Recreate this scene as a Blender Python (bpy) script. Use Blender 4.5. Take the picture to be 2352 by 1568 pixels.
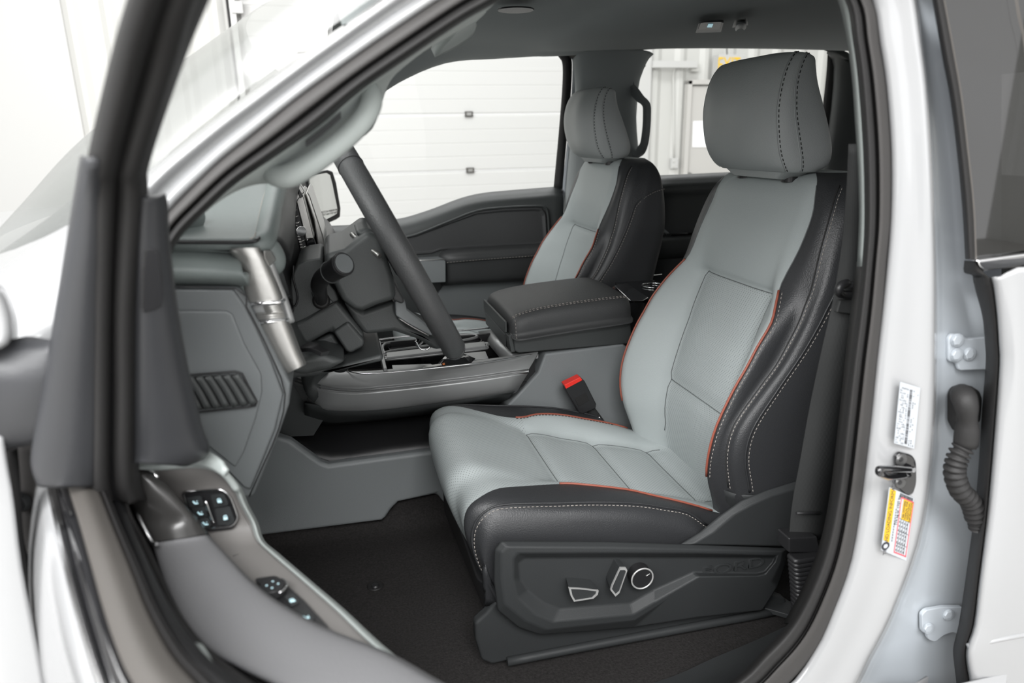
import bpy, bmesh, math, random
from mathutils import Vector, Matrix, Euler
random.seed(4)
for o in list(bpy.data.objects): bpy.data.objects.remove(o, do_unlink=True)
SC = bpy.context.scene; COL = SC.collection
# ------------------------------------------------------------------ camera
F = 1600.0; CX, CY = 1176.0, 784.0; CZ = 1.62
vy = Vector((757-CX, 317-CY, F)).normalized()
vx = Vector((7948-CX, 189.7-CY, F)); vx = (vx - vy*vx.dot(vy)).normalized()
vz = vx.cross(vy)
if vz.y > 0: vz = -vz
RW = Matrix((vx, vy, vz))                       # image space (right, down, forward) -> world
EYE = Vector((0, 0, CZ))
cam_d = bpy.data.cameras.new('camera'); cam = bpy.data.objects.new('camera', cam_d); COL.objects.link(cam)
right = RW @ Vector((1,0,0)); up = RW @ Vector((0,-1,0)); back = RW @ Vector((0,0,-1))
M4 = Matrix((right, up, back)).transposed().to_4x4(); M4.translation = EYE
cam.matrix_world = M4
cam_d.sensor_width = 36; cam_d.lens = F/2352*36; cam_d.clip_start = .02; cam_d.clip_end = 100
cam_d.dof.use_dof = True; cam_d.dof.focus_distance = 1.35; cam_d.dof.aperture_fstop = 4.5
SC.camera = cam
# ------------------------------------------------------------------ light
W = bpy.data.worlds.new('World'); SC.world = W; W.use_nodes = True
bg = W.node_tree.nodes['Background']; bg.inputs[0].default_value = (1, .995, .985, 1); bg.inputs[1].default_value = .85
SC.view_settings.view_transform = 'Standard'; SC.view_settings.look = 'None'
SC.view_settings.gamma = 1; SC.view_settings.use_curve_mapping = False; SC.view_settings.exposure = 0.42
def area(name, loc, rot, sx, sy, power, col=(1,1,1)):
    l = bpy.data.lights.new(name, 'AREA'); l.shape = 'RECTANGLE'; l.size = sx; l.size_y = sy; l.energy = power; l.color = col
    o = bpy.data.objects.new(name, l); o.location = loc; o.rotation_euler = rot; COL.objects.link(o)
    return o
# shop ceiling lamps, plus unseen fill lights added to brighten the cabin
area('added_cabin_fill', (0.2,-3.6,2.4), (math.radians(80),0,0), 6, 3.2, 100)  # added fill from behind the camera, into the open doorway
kl = area('added_cabin_fill', (-4.2,-1.9,3.6), (0,0,0), 3.2, 2.4, 330)  # added key light from front left, aimed at the seats
kl.rotation_euler = (Vector((.6,1.3,1.1))-Vector((-4.2,-1.9,3.6))).to_track_quat('-Z','Y').to_euler()
cl = area('overhead_light', (-.6,-2.7,4.5), (0,0,0), 3.0, 1.4, 250)  # overhead fill added to reach the seat cushion
cl.rotation_euler = (Vector((.45,1.16,1.05))-Vector((-.6,-2.7,4.5))).to_track_quat('-Z','Y').to_euler()
area('overhead_light', (0.6,4.6,4.9), (0,0,0), 6, 1.2, 150)
area('overhead_light', (-3.2,1.2,4.6), (0,0,0), 1.6, 5, 110)
# ------------------------------------------------------------------ pixel helpers (photo point -> point on a real plane)
def ray(px, py): return RW @ Vector((px-CX, py-CY, F))
def T(px, py, y): r = ray(px, py); p = r*(y/r.y); return EYE + p
def TZ(px, py, z): r = ray(px, py); return EYE + r*((z-CZ)/r.z)
DD = Vector((.44425,-.8959,0)); DN = Vector((.8959,.44425,0)); DO = Vector((-.232,.629,0))
def TD(px, py, t):                              # on the open front door: vertical plane at inward offset t
    r = ray(px, py); k = (t + DO.dot(DN))/r.dot(DN); return EYE + r*k
def DS(s, t, z): p = DO + DD*s + DN*t; return Vector((p.x, p.y, z))
V = Vector
def TS(px, py, s):                              # plane across the open door at distance s from its hinge end
    r = ray(px, py); k = (s+DO.dot(DD))/r.dot(DD); return EYE + r*k + V((0,0,0))
# ------------------------------------------------------------------ materials
def mat(name, col, rough=.5, metal=0, bump=0, bscale=300, spec=.5, coat=0, emit=None, trans=0, ior=1.45, alpha=1, var=0, sheen=0, detail=2):
    m = bpy.data.materials.new(name); m.use_nodes = True; nt = m.node_tree; b = nt.nodes['Principled BSDF']
    b.inputs['Base Color'].default_value = (*col, 1); b.inputs['Roughness'].default_value = rough
    b.inputs['Metallic'].default_value = metal; b.inputs['Specular IOR Level'].default_value = spec
    b.inputs['Coat Weight'].default_value = coat; b.inputs['Coat Roughness'].default_value = .05
    b.inputs['Transmission Weight'].default_value = trans; b.inputs['IOR'].default_value = ior; b.inputs['Alpha'].default_value = alpha
    b.inputs['Sheen Weight'].default_value = sheen
    if emit: b.inputs['Emission Color'].default_value = (*emit[0], 1); b.inputs['Emission Strength'].default_value = emit[1]
    tc = nt.nodes.new('ShaderNodeTexCoord')
    if bump:
        n = nt.nodes.new('ShaderNodeTexNoise'); n.inputs['Scale'].default_value = bscale; n.inputs['Detail'].default_value = detail
        bp = nt.nodes.new('ShaderNodeBump'); bp.inputs['Strength'].default_value = bump; bp.inputs['Distance'].default_value = .001
        nt.links.new(tc.outputs['Object'], n.inputs['Vector']); nt.links.new(n.outputs['Fac'], bp.inputs['Height']); nt.links.new(bp.outputs['Normal'], b.inputs['Normal'])
    if var:
        n2 = nt.nodes.new('ShaderNodeTexNoise'); n2.inputs['Scale'].default_value = bscale*.7; n2.inputs['Detail'].default_value = 4
        mx = nt.nodes.new('ShaderNodeMix'); mx.data_type = 'RGBA'
        mx.inputs['A'].default_value = (*[c*(1-var) for c in col], 1); mx.inputs['B'].default_value = (*[min(1,c*(1+var)) for c in col], 1)
        nt.links.new(tc.outputs['Object'], n2.inputs['Vector']); nt.links.new(n2.outputs['Fac'], mx.inputs['Factor']); nt.links.new(mx.outputs['Result'], b.inputs['Base Color'])
    return m
def perf(name, col, pitch=.0046, r=.13):
    m = mat(name, col, .55, bump=.25, bscale=900)
    nt = m.node_tree; b = nt.nodes['Principled BSDF']
    uv = nt.nodes.new('ShaderNodeUVMap'); uv.uv_map = 'UVMap'
    mp = nt.nodes.new('ShaderNodeMapping'); mp.inputs['Scale'].default_value = (1/pitch,)*3; mp.inputs['Rotation'].default_value = (0,0,math.radians(45))
    fr = nt.nodes.new('ShaderNodeVectorMath'); fr.operation = 'FRACTION'
    sb = nt.nodes.new('ShaderNodeVectorMath'); sb.operation = 'SUBTRACT'; sb.inputs[1].default_value = (.5,.5,0)
    ln = nt.nodes.new('ShaderNodeVectorMath'); ln.operation = 'LENGTH'
    mr = nt.nodes.new('ShaderNodeMapRange'); mr.inputs['From Min'].default_value = r; mr.inputs['From Max'].default_value = r+.08
    mx = nt.nodes.new('ShaderNodeMix'); mx.data_type = 'RGBA'; mx.inputs['A'].default_value = (*[c*.45 for c in col],1); mx.inputs['B'].default_value = (*col,1)
    L = nt.links.new
    L(uv.outputs[0], mp.inputs[0]); L(mp.outputs[0], fr.inputs[0]); L(fr.outputs[0], sb.inputs[0]); L(sb.outputs[0], ln.inputs[0])
    L(ln.outputs['Value'], mr.inputs['Value']); L(mr.outputs[0], mx.inputs['Factor']); L(mx.outputs['Result'], b.inputs['Base Color'])
    return m
LG = (.335,.366,.366); LD = (.028,.029,.031)
M = dict(
 lg=mat('grey_leather', LG, .5, bump=.35, bscale=700), lgp=perf('perforated_grey_leather', LG),
 ld=mat('black_leather', LD, .42, bump=.5, bscale=520), lhr=mat('headrest_leather', (.36,.378,.375), .46, bump=.4, bscale=600),
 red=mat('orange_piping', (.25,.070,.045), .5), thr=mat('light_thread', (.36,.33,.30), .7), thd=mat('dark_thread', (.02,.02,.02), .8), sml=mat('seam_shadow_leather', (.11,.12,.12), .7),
 pd=mat('dark_plastic', (.030,.032,.033), .5, bump=.3, bscale=900, spec=.3), pdd=mat('black_plastic', (.016,.016,.017), .4, bump=.2, bscale=900),
 pdm=mat('charcoal_plastic', (.050,.054,.054), .46, bump=.3, bscale=900, spec=.45), ldm=mat('charcoal_leather', (.046,.047,.048), .44, bump=.5, bscale=520),
 pg=mat('grey_plastic', (.20,.213,.218), .45, bump=.3, bscale=900), pgl=mat('pale_trim_plastic', (.33,.36,.35), .5, bump=.2, bscale=900),
 smoke=mat('smoked_panel', (.035,.034,.033), .3, coat=.15), pgd=mat('mid_grey_plastic', (.115,.124,.127), .45, bump=.3, bscale=900), pgw=mat('warm_grey_plastic', (.15,.143,.137), .5, bump=.2, bscale=700), sail=mat('sail_plastic', (.030,.031,.034), .4, bump=.2, bscale=600), ldw=mat('armrest_vinyl', (.155,.155,.16), .55, bump=.4, bscale=500),
 padm=mat('dash_pad', (.15,.172,.168), .45, bump=.35, bscale=600),
 satl=mat('bright_satin_metal', (.55,.55,.54), .35, .5), satin=mat('satin_metal_trim', (.42,.415,.40), .33, .85, bump=.1, bscale=200), satd=mat('dark_satin_trim', (.33,.335,.335), .36, .45),
 chrome=mat('chrome', (.85,.85,.86), .08, 1), gloss=mat('gloss_black', (.008,.008,.009), .06, coat=1),
 rub=mat('black_rubber', (.017,.0165,.0165), .55, spec=.3, bump=.2, bscale=400), rubg=mat('grey_rubber', (.034,.032,.031), .6, bump=.2, bscale=400),
 rubl=mat('worn_grey_rubber', (.066,.061,.056), .5, bump=.2, bscale=300),
 carpet=mat('carpet', (.026,.0245,.024), .95, bump=1, bscale=330, var=.6, detail=6, spec=.1),
 white=mat('white_paint', (.265,.268,.272), .25, coat=.6, spec=.4), jamb=mat('shade_tinted_white', (.40,.43,.46), .35, coat=.3),  # jamb: same white paint, with the recess's bluish shade put into its colour
 head=mat('headliner_fabric', (.31,.33,.33), .95, bump=.5, bscale=900, spec=.1), web=mat('seat_belt_webbing', (.022,.023,.023), .7),
 redp=mat('red_plastic', (.75,.03,.02), .35), steel=mat('zinc_steel', (.30,.30,.29), .4, .8), bolt=mat('dark_bolt', (.10,.10,.10), .4, .6),
 ink=mat('dark_ink', (.03,.03,.035), .7), label=mat('label_paper', (.36,.38,.40), .5), yel=mat('yellow_ink', (.50,.31,.01), .5), redi=mat('red_ink', (.7,.08,.10), .5),
 lit=mat('button_symbol', (.55,.75,.8), .5, emit=((.5,.8,.9), .35)), orange=mat('orange_ink', (.8,.2,.03), .5),
 gwall=mat('corrugated_steel', (.50,.50,.48), .5), gdoor=mat('overhead_door_paint', (.48,.48,.47), .5), gex=mat('exit_door_paint', (.47,.46,.44), .5),
 exity=mat('exit_letters', (.75,.48,.02), .5), gfloor=mat('shop_concrete', (.45,.44,.42), .6, bump=.2, bscale=20, var=.1),
 paper=mat('white_paper', (.85,.85,.85), .7), mirror=mat('mirror_glass', (.85,.86,.86), .02, 1),
 screen=mat('screen_glass', (.02,.02,.022), .08, coat=1),
)
def glass(name, col, rough=.0, ior=1.5):
    m = bpy.data.materials.new(name); m.use_nodes = True; nt = m.node_tree; nt.nodes.clear()
    o = nt.nodes.new('ShaderNodeOutputMaterial'); fr = nt.nodes.new('ShaderNodeFresnel'); ge = nt.nodes.new('ShaderNodeNewGeometry'); mr = nt.nodes.new('ShaderNodeMapRange')
    mr.inputs['To Min'].default_value = ior; mr.inputs['To Max'].default_value = 1/ior      # same reflection from either side of the pane
    nt.links.new(ge.outputs['Backfacing'], mr.inputs['Value']); nt.links.new(mr.outputs[0], fr.inputs[0])
    t = nt.nodes.new('ShaderNodeBsdfTransparent'); t.inputs[0].default_value = (*col,1)
    g = nt.nodes.new('ShaderNodeBsdfGlossy'); g.inputs['Roughness'].default_value = rough
    mx = nt.nodes.new('ShaderNodeMixShader')
    nt.links.new(fr.outputs[0], mx.inputs[0]); nt.links.new(t.outputs[0], mx.inputs[1]); nt.links.new(g.outputs[0], mx.inputs[2]); nt.links.new(mx.outputs[0], o.inputs[0])
    return m
M['glass'] = glass('window_glass', (.95,.96,.955), 0, 1.22); M['wglass'] = glass('windshield_glass', (.93,.95,.94), .14, 5.0); M['tint'] = glass('tinted_glass', (.06,.06,.065), .02, 2.5)
def webmat():
    m = M['web']; nt = m.node_tree; b = nt.nodes['Principled BSDF']
    uv = nt.nodes.new('ShaderNodeUVMap'); w = nt.nodes.new('ShaderNodeTexWave'); w.inputs['Scale'].default_value = 160; w.bands_direction = 'X'
    bp = nt.nodes.new('ShaderNodeBump'); bp.inputs['Strength'].default_value = .35; bp.inputs['Distance'].default_value = .0006
    nt.links.new(uv.outputs[0], w.inputs['Vector']); nt.links.new(w.outputs['Fac'], bp.inputs['Height']); nt.links.new(bp.outputs[0], b.inputs['Normal'])
webmat()
# ------------------------------------------------------------------ objects
def empty(name, loc, label, cat, group=None):
    o = bpy.data.objects.new(name, None); COL.objects.link(o); o.location = loc; o.empty_display_size = .05
    o['label'] = label; o['category'] = cat
    if group: o['group'] = group
    return o
def origin(o):
    p = V(o.location)
    if o.parent: p = p + origin(o.parent)
    return p
def cr(P, n, closed=False):
    P = [V(p) for p in P]; N = len(P); out = []
    if n <= 1: return P
    rng = range(N if closed else N-1)
    for i in rng:
        p1, p2 = P[i], P[(i+1) % N]
        p0 = P[(i-1) % N] if (closed or i > 0) else p1*2-p2
        p3 = P[(i+2) % N] if (closed or i+2 < N) else p2*2-p1
        for k in range(n):
            t = k/n
            out.append(.5*((2*p1)+(p2-p0)*t+(2*p0-5*p1+4*p2-p3)*t*t+(3*p1-p0-3*p2+p3)*t**3))
    if not closed: out.append(P[-1])
    return out
class B:
    """collects shapes for ONE mesh object"""
    def __init__(s): s.v = []; s.f = []; s.m = []; s.sm = []; s.uv = {}; s.mats = []
    def mi(s, m):
        m = M[m] if isinstance(m, str) else m
        if m not in s.mats: s.mats.append(m)
        return s.mats.index(m)
    def face(s, idx, m, sm=True, uv=None):
        if uv: s.uv[len(s.f)] = uv
        s.f.append(tuple(idx)); s.m.append(m); s.sm.append(sm)
    def surf(s, rows, m, nu=4, nv=4, cu=False, cv=False, matf=None, sm=True, capu=False):
        """rows: control rows (u across a row, v between rows); smooth through them"""
        m0 = s.mi(m)
        R = [cr(r, nu, cu) for r in rows]; w = len(R[0])
        G = [cr([R[j][i] for j in range(len(R))], nv, cv) for i in range(w)]   # G[i][j]
        h = len(G[0]); b = len(s.v)
        # uv in metres
        U = [[0]*h for _ in range(w)]; Vv = [[0]*h for _ in range(w)]
        for j in range(h):
            a = 0; c = w//2
            for i in range(1, w): U[i][j] = U[i-1][j]+(G[i][j]-G[i-1][j]).length
            off = U[c][j]
            for i in range(w): U[i][j] -= off
        for i in range(w):
            for j in range(1, h): Vv[i][j] = Vv[i][j-1]+(G[w//2][j]-G[w//2][j-1]).length
        for i in range(w):
            for j in range(h): s.v.append(G[i][j])
        iw = w if cu else w-1; jh = h if cv else h-1
        for i in range(iw):
            for j in range(jh):
                i2, j2 = (i+1) % w, (j+1) % h
                mm = m0
                if matf:
                    r_ = matf(i/max(1,nu), j/max(1,nv))
                    if r_ is None: continue
                    mm = s.mi(r_)
                q = [(i,j),(i2,j),(i2,j2),(i,j2)]
                s.face([b+a*h+c for a, c in q], mm, sm, [(U[a][c], Vv[a][c]) for a, c in q])
        if capu:                                  # close the two end rows
            for j in (0, h-1):
                s.face([b+i*h+j for i in range(w)], m0, False)
        return G
    def poly(s, pts, ext, m, m2=None):
        """prism: polygon pts pushed by vector ext"""
        a = s.mi(m); e = V(ext); b = len(s.v); n = len(pts)
        s.v += [V(p) for p in pts]+[V(p)+e for p in pts]
        s.face(range(b, b+n), a, False); s.face(range(b+2*n-1, b+n-1, -1), a, False)
        a2 = s.mi(m2) if m2 else a
        for i in range(n): j = (i+1) % n; s.face([b+j, b+i, b+n+i, b+n+j], a2, False)
    def loops(s, L, m, cap0=True, cap1=True, sm=False):
        """stack of closed loops with equal counts"""
        a = s.mi(m); b = len(s.v); n = len(L[0])
        for l in L: s.v += [V(p) for p in l]
        for k in range(len(L)-1):
            for i in range(n):
                j = (i+1) % n; s.face([b+k*n+i, b+k*n+j, b+(k+1)*n+j, b+(k+1)*n+i], a, sm)
        if cap0: s.face([b+i for i in range(n)][::-1], a, False)
        if cap1: s.face([b+(len(L)-1)*n+i for i in range(n)], a, False)
    def tube(s, path, r, m, n=10, k=4, closed=False, prof=None, up=None, cap=True, rad=None):
        """round tube, or profile prof [(side,up)...] swept along path"""
        P = cr(path, k, closed); N = len(P); a = s.mi(m); b = len(s.v)
        pr = prof or [(r*math.cos(2*math.pi*i/n), r*math.sin(2*math.pi*i/n)) for i in range(n)]
        nn = len(pr); upv = V(up) if up is not None else None; last = None; acc = 0
        ds = []
        for i in range(N):
            t = (P[(i+1) % N]-P[i-1]) if closed else (P[min(i+1, N-1)]-P[max(i-1, 0)])
            t = t.normalized() if t.length > 1e-9 else V((1,0,0))
            if upv is not None: u0 = upv
            else:
                u0 = last if last is not None else (V((0,0,1)) if abs(t.z) < .9 else V((0,1,0)))
            sd = t.cross(u0)
            sd = sd.normalized() if sd.length > 1e-6 else V((1,0,0))
            u1 = sd.cross(t).normalized(); last = u1
            if i: acc += (P[i]-P[i-1]).length
            ds.append(acc)
            f = 1
            if rad: q = i/max(1, N-1)*(len(rad)-1); q0 = int(min(q, len(rad)-2)); f = rad[q0]+(rad[q0+1]-rad[q0])*(q-q0)
            for (x, y) in pr: s.v.append(P[i]+sd*x*f+u1*y*f)
        for i in range(N if closed else N-1):
            for j in range(nn):
                i2 = (i+1) % N; j2 = (j+1) % nn
                s.face([b+i*nn+j, b+i*nn+j2, b+i2*nn+j2, b+i2*nn+j], a, True,
                       [(j/nn*.05, ds[i]), ((j+1)/nn*.05, ds[i]), ((j+1)/nn*.05, ds[i2]), (j/nn*.05, ds[i2])])
        if cap and not closed:
            s.face([b+j for j in range(nn)][::-1], a, False); s.face([b+(N-1)*nn+j for j in range(nn)], a, False)
    def box(s, c, sz, m, rot=None):
        R = Euler(rot).to_matrix() if rot else Matrix.Identity(3); c = V(c)
        P = [c+R @ V((x*sz[0]/2, y*sz[1]/2, z*sz[2]/2)) for x in (-1,1) for y in (-1,1) for z in (-1,1)]
        b = len(s.v); s.v += P; a = s.mi(m)
        for q in [(0,1,3,2),(4,6,7,5),(0,4,5,1),(2,3,7,6),(0,2,6,4),(1,5,7,3)]: s.face([b+i for i in q], a, False)
    def disc(s, c, nrm, r, h, m, n=28, r2=None):
        nrm = V(nrm).normalized(); t = nrm.cross(V((0,0,1)) if abs(nrm.z) < .9 else V((1,0,0))).normalized(); u = nrm.cross(t); c = V(c)
        r2 = r if r2 is None else r2
        A = [c+(t*math.cos(2*math.pi*i/n)+u*math.sin(2*math.pi*i/n))*r for i in range(n)]
        C_ = [c+nrm*h+(t*math.cos(2*math.pi*i/n)+u*math.sin(2*math.pi*i/n))*r2 for i in range(n)]
        s.loops([A, C_], m, sm=False)
    def stitch(s, path, m='thr', L=.0042, gap=.0030, r=.0006, k=6):
        P = cr(path, k); d = 0; i = 0; seg = []
        pts = [P[0]]
        for p, q in zip(P, P[1:]):
            n = max(1, int((q-p).length/.0007))
            pts += [p+(q-p)*(j/n) for j in range(1, n+1)]
        acc = 0; cur = [pts[0]]
        on = True
        for p, q in zip(pts, pts[1:]):
            acc += (q-p).length
            if on: cur.append(q)
            if on and acc >= L: seg.append((cur[0], cur[-1])); on = False; acc = 0
            elif not on and acc >= gap: on = True; acc = 0; cur = [q]
        for a, c in seg:
            if (c-a).length > 1e-4: s.tube([a, (a+c)/2+V((0,0,0)), c], r, m, n=5, k=1)
    def link(s, name, parent=None, bevel=0, seg=2, sub=0, thick=0, toff=-1, label=None, kind=None, angle=40, cat=None, shade=True, group=None):
        me = bpy.data.meshes.new(name); o = bpy.data.objects.new(name, me); COL.objects.link(o)
        off = V((0,0,0))
        if parent: o.parent = parent; off = origin(parent)
        elif s.v:
            off = sum((V(p) for p in s.v), V((0,0,0)))/len(s.v); o.location = off
        me.from_pydata([tuple(V(p)-off) for p in s.v], [], s.f)
        for m in s.mats: me.materials.append(m)
        if s.uv:
            uvl = me.uv_layers.new(name='UVMap')
            for fi, uvs in s.uv.items():
                p = me.polygons[fi]
                for li, t in zip(p.loop_indices, uvs): uvl.data[li].uv = t
        for i, p in enumerate(me.polygons): p.material_index = s.m[i]; p.use_smooth = s.sm[i] or bevel > 0
        me.validate()
        bm = bmesh.new(); bm.from_mesh(me); bmesh.ops.recalc_face_normals(bm, faces=bm.faces); bm.to_mesh(me); bm.free()
        if thick:
            md = o.modifiers.new('solid', 'SOLIDIFY'); md.thickness = thick; md.offset = toff
        if bevel:
            md = o.modifiers.new('bevel', 'BEVEL'); md.width = bevel; md.segments = seg; md.limit_method = 'ANGLE'; md.angle_limit = math.radians(angle); md.harden_normals = True
        if sub:
            md = o.modifiers.new('sub', 'SUBSURF'); md.levels = sub; md.render_levels = sub
        if label: o['label'] = label
        if cat: o['category'] = cat
        if kind: o['kind'] = kind
        if group: o['group'] = group
        return o
def copy_tree(o, parent=None):
    c = o.copy(); COL.objects.link(c)
    if parent: c.parent = parent
    for ch in list(o.children): copy_tree(ch, c)
    return c
def lerp(a, b, t): return V(a)*(1-t)+V(b)*t
def Tp(pts, y): return [T(a, b, y) for a, b in pts]
def roundpoly(P, r, n=4):
    """round the corners of a polygon of Vectors"""
    out = []; N = len(P)
    for i in range(N):
        p0, p1, p2 = P[i-1], P[i], P[(i+1) % N]
        a = p0-p1; c = p2-p1; rr = min(r, a.length*.45, c.length*.45)
        A = p1+a.normalized()*rr; C_ = p1+c.normalized()*rr
        for k in range(n+1):
            t = k/n; out.append(A*(1-t)**2+p1*2*t*(1-t)+C_*t*t)
    return out
def text(name, s, size, loc, R, m, parent=None, depth=.0004, align='CENTER', sx=1):
    cu = bpy.data.curves.new(name, 'FONT'); cu.body = s; cu.size = size; cu.extrude = depth; cu.align_x = align; cu.align_y = 'CENTER'
    o = bpy.data.objects.new(name+'_tmp', cu); COL.objects.link(o)
    dg = bpy.context.evaluated_depsgraph_get(); me = bpy.data.meshes.new_from_object(o.evaluated_get(dg))
    bpy.data.objects.remove(o); me.materials.clear(); me.materials.append(M[m])
    ob = bpy.data.objects.new(name, me); COL.objects.link(ob)
    off = origin(parent) if parent else V((0,0,0))
    mw = R.to_4x4() @ Matrix.Diagonal((sx,1,1,1)); mw.translation = V(loc)-off
    ob.matrix_world = mw
    if parent: ob.parent = parent; ob.matrix_parent_inverse = Matrix.Identity(4); ob.matrix_basis = mw
    return ob
def frame3(x, y):
    """rotation whose local X, Y run along x, y"""
    x = V(x).normalized(); z = x.cross(V(y)).normalized(); y = z.cross(x)
    return Matrix((x, y, z)).transposed()
# ================================================================== SEATS
def table(xs, ys):
    def f(x):
        if x <= xs[0]: return ys[0]
        for a, b, c, d in zip(xs, xs[1:], ys, ys[1:]):
            if x <= b: return c+(d-c)*(x-a)/(b-a)
        return ys[-1]
    return f
SEATC = 1.16
def build_seat():
    root = empty('front_seat', (.43, SEATC, .79), 'grey and black leather driver seat with orange piping and side power switches', 'seat', 'front bucket seats')
    P = lambda u, x, z: V((x, SEATC-u, z))
    # ---------------- backrest
    Z = [.93,1.0,1.05,1.10,1.15,1.209,1.247,1.28,1.317,1.345,1.375,1.43,1.483,1.515,1.538,1.550]
    Xp = [.62,.598,.582,.579,.588,.612,.633,.651,.677,.694,.712,.736,.757,.765,.776,.797]
    wp = [.165,.180,.186,.194,.198,.200,.200,.198,.192,.176,.160,.164,.160,.152,.138,.105]
    Xc = [.668,.660,.655,.656,.662,.675,.688,.698,.712,.722,.722,.730,.746,.755,.770,.794]
    Xv = [.668,.652,.645,.650,.660,.677,.690,.700,.714,.724,.722,.732,.748,.757,.772,.794]
    X1 = table([.93,1.0,1.046,1.084,1.124,1.165,1.204,1.254,1.318,1.389,1.445,1.5,1.526,1.55],[.64,.62,.608,.601,.602,.618,.649,.686,.716,.738,.750,.77,.787,.818])
    X2 = table([.93,1.0,1.052,1.101,1.14,1.183,1.232,1.295,1.358,1.416,1.47,1.51,1.55],[.67,.645,.632,.622,.626,.65,.684,.725,.754,.778,.802,.82,.845])
    XR = table([.93,1.05,1.22,1.32,1.39,1.463,1.52,1.551],[.77,.79,.845,.868,.878,.874,.865,.850])
    uu = table([.93,1.4,1.43,1.483,1.515,1.538,1.55],[1,1,.97,.93,.87,.78,.60])
    rows = []
    for k, z in enumerate(Z):
        g = uu(z)
        half = [(.06, Xc[k]), (.115 if k < 14 else .09, Xv[k]), ((.115+wp[k])/2 if k < 14 else .1, (Xv[k]+Xp[k])/2-.003), (wp[k], Xp[k]), (max(wp[k]+.004,.208*g), X1(z)), (.232*g, X2(z)),
                (.236*g, X2(z)*.4+XR(z)*.6), (.228*g, XR(z)), (.15*g, XR(z)+.018)]
        ring = [P(0, Xc[k], z)]+[P(u, x, z) for u, x in half]+[P(0, XR(z)+.02, z)]+[P(-u, x, z) for u, x in half[::-1]]
        rows.append(ring)
    n = len(rows[0])
    def mf(i, j):
        i = i % n; inn = i < 4 or i >= n-4
        if not inn: return 'ld'
        if j >= 9: return 'lg'
        return 'lgp' if (i < 2 or i >= n-2) else 'lg'
    b = B(); G = b.surf(rows, 'ld', 3, 3, cu=True, matf=mf)
    b.face([b_ for b_ in [i*len(G[0])+len(G[0])-1 for i in range(len(G))]], b.mi('lg'), True)
    H = len(G[0])
    # lateral seams: under the shoulder yoke (row 9) and at the lumbar (row 3.3)
    jY = 9*3; jL = 10
    def drop(i, j, d): G[i][j].x += d
    cen = V((.72, SEATC, 1.25))
    def on(G_, i, j, d, c0):
        """point d above the surface, away from c0"""
        w, h = len(G_), len(G_[0])
        a = G_[(i+1) % w][j]-G_[i-1][j]; c = G_[i][min(j+1, h-1)]-G_[i][max(j-1, 0)]
        nn = a.cross(c).normalized()
        if nn.dot(G_[i][j]-c0) < 0: nn = -nn
        return G_[i][j]+nn*d
    for i in list(range(0, 7))+list(range(len(G)-6, len(G))): drop(i, jY, .006); drop(i, jL, .005)
    for sg in (6, len(G)-6):
        for j in range(4, jY+1): drop(sg, j, .005)
    W3 = len(G)
    for sgn, i in ((1, 15), (-1, W3-15), (1, 18), (-1, W3-18)):    # gathered seams: pull the line in, let the leather bulge beside it
        for j in range(4, 43): q = G[i][j]; q.x += .0022; q.y += sgn*.0030
    for sgn, i in ((1, 16), (-1, W3-16), (1, 17), (-1, W3-17), (1, 14), (-1, W3-14)):
        for j in range(4, 43): q = G[i][j]; q.x -= .0018; q.y -= sgn*.0018
    o = b.link('backrest', root)
    sm = B()
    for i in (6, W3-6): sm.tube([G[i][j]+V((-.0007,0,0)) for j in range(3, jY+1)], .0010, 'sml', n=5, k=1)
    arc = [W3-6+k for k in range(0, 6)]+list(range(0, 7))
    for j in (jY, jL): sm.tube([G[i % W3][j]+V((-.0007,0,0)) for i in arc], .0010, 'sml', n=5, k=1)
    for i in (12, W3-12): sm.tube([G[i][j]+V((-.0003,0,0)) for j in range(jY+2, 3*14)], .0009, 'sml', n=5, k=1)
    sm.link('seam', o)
    def run(G_, i, js, d, c0, off=V((0,0,0)), sm_=0): return [on(G_, i, j, d, c0)+off for j in js]
    for sgn, i, k in ((1, 12, 1), (-1, W3-12, -1)):
        pp = B(); pp.tube(run(G, i, range(6, jY+3), .0012, cen), .0021, 'red', n=8, k=1); pp.link('piping', o, label='orange piping')
        A_ = run(G, i, range(6, jY+3), .0009, cen); C_ = run(G, i+k, range(6, jY+3), .0009, cen)
        st = B(); st.stitch([p+(q-p).normalized()*.0065 for p, q in zip(A_, C_)], 'thr', k=1); st.link('stitching', o, label='pale stitching')
    for sgn, i, k in ((1, 15, 1), (-1, W3-15, -1)):
        A_ = run(G, i, range(5, 42), .0006, cen); C_ = run(G, i+k, range(5, 42), .0011, cen)
        sd = B(); sd.tube(A_, .0013, 'thd', n=6, k=1); sd.link('seam', o)
        st = B(); st.stitch([p+(q-p).normalized()*.0055 for p, q in zip(A_, C_)], 'thr', k=1, L=.004, gap=.0028, r=.00055); st.link('stitching', o, label='pale stitching')
    for sgn, i, k in ((1, 18, 1), (-1, W3-18, -1)):
        a = run(G, i, range(5, 34), .0010, cen); C_ = run(G, i+k, range(5, 34), .0012, cen)
        e = [p+(q-p).normalized()*.0060 for p, q in zip(a, C_)]
        for l in (a, e):
            q = l[-1]; l += [q+V((.025,0,.022)), q+V((.055,0,.036)), q+V((.085,sgn*.004,.042))]
        sd = B(); sd.tube(a, .0018, 'ld', n=6, k=2); sd.link('welt', o)
        st = B(); st.stitch(e, 'thr', k=2, L=.004, gap=.0028, r=.00055); st.link('stitching', o, label='pale stitching')
    sk = B()
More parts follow.
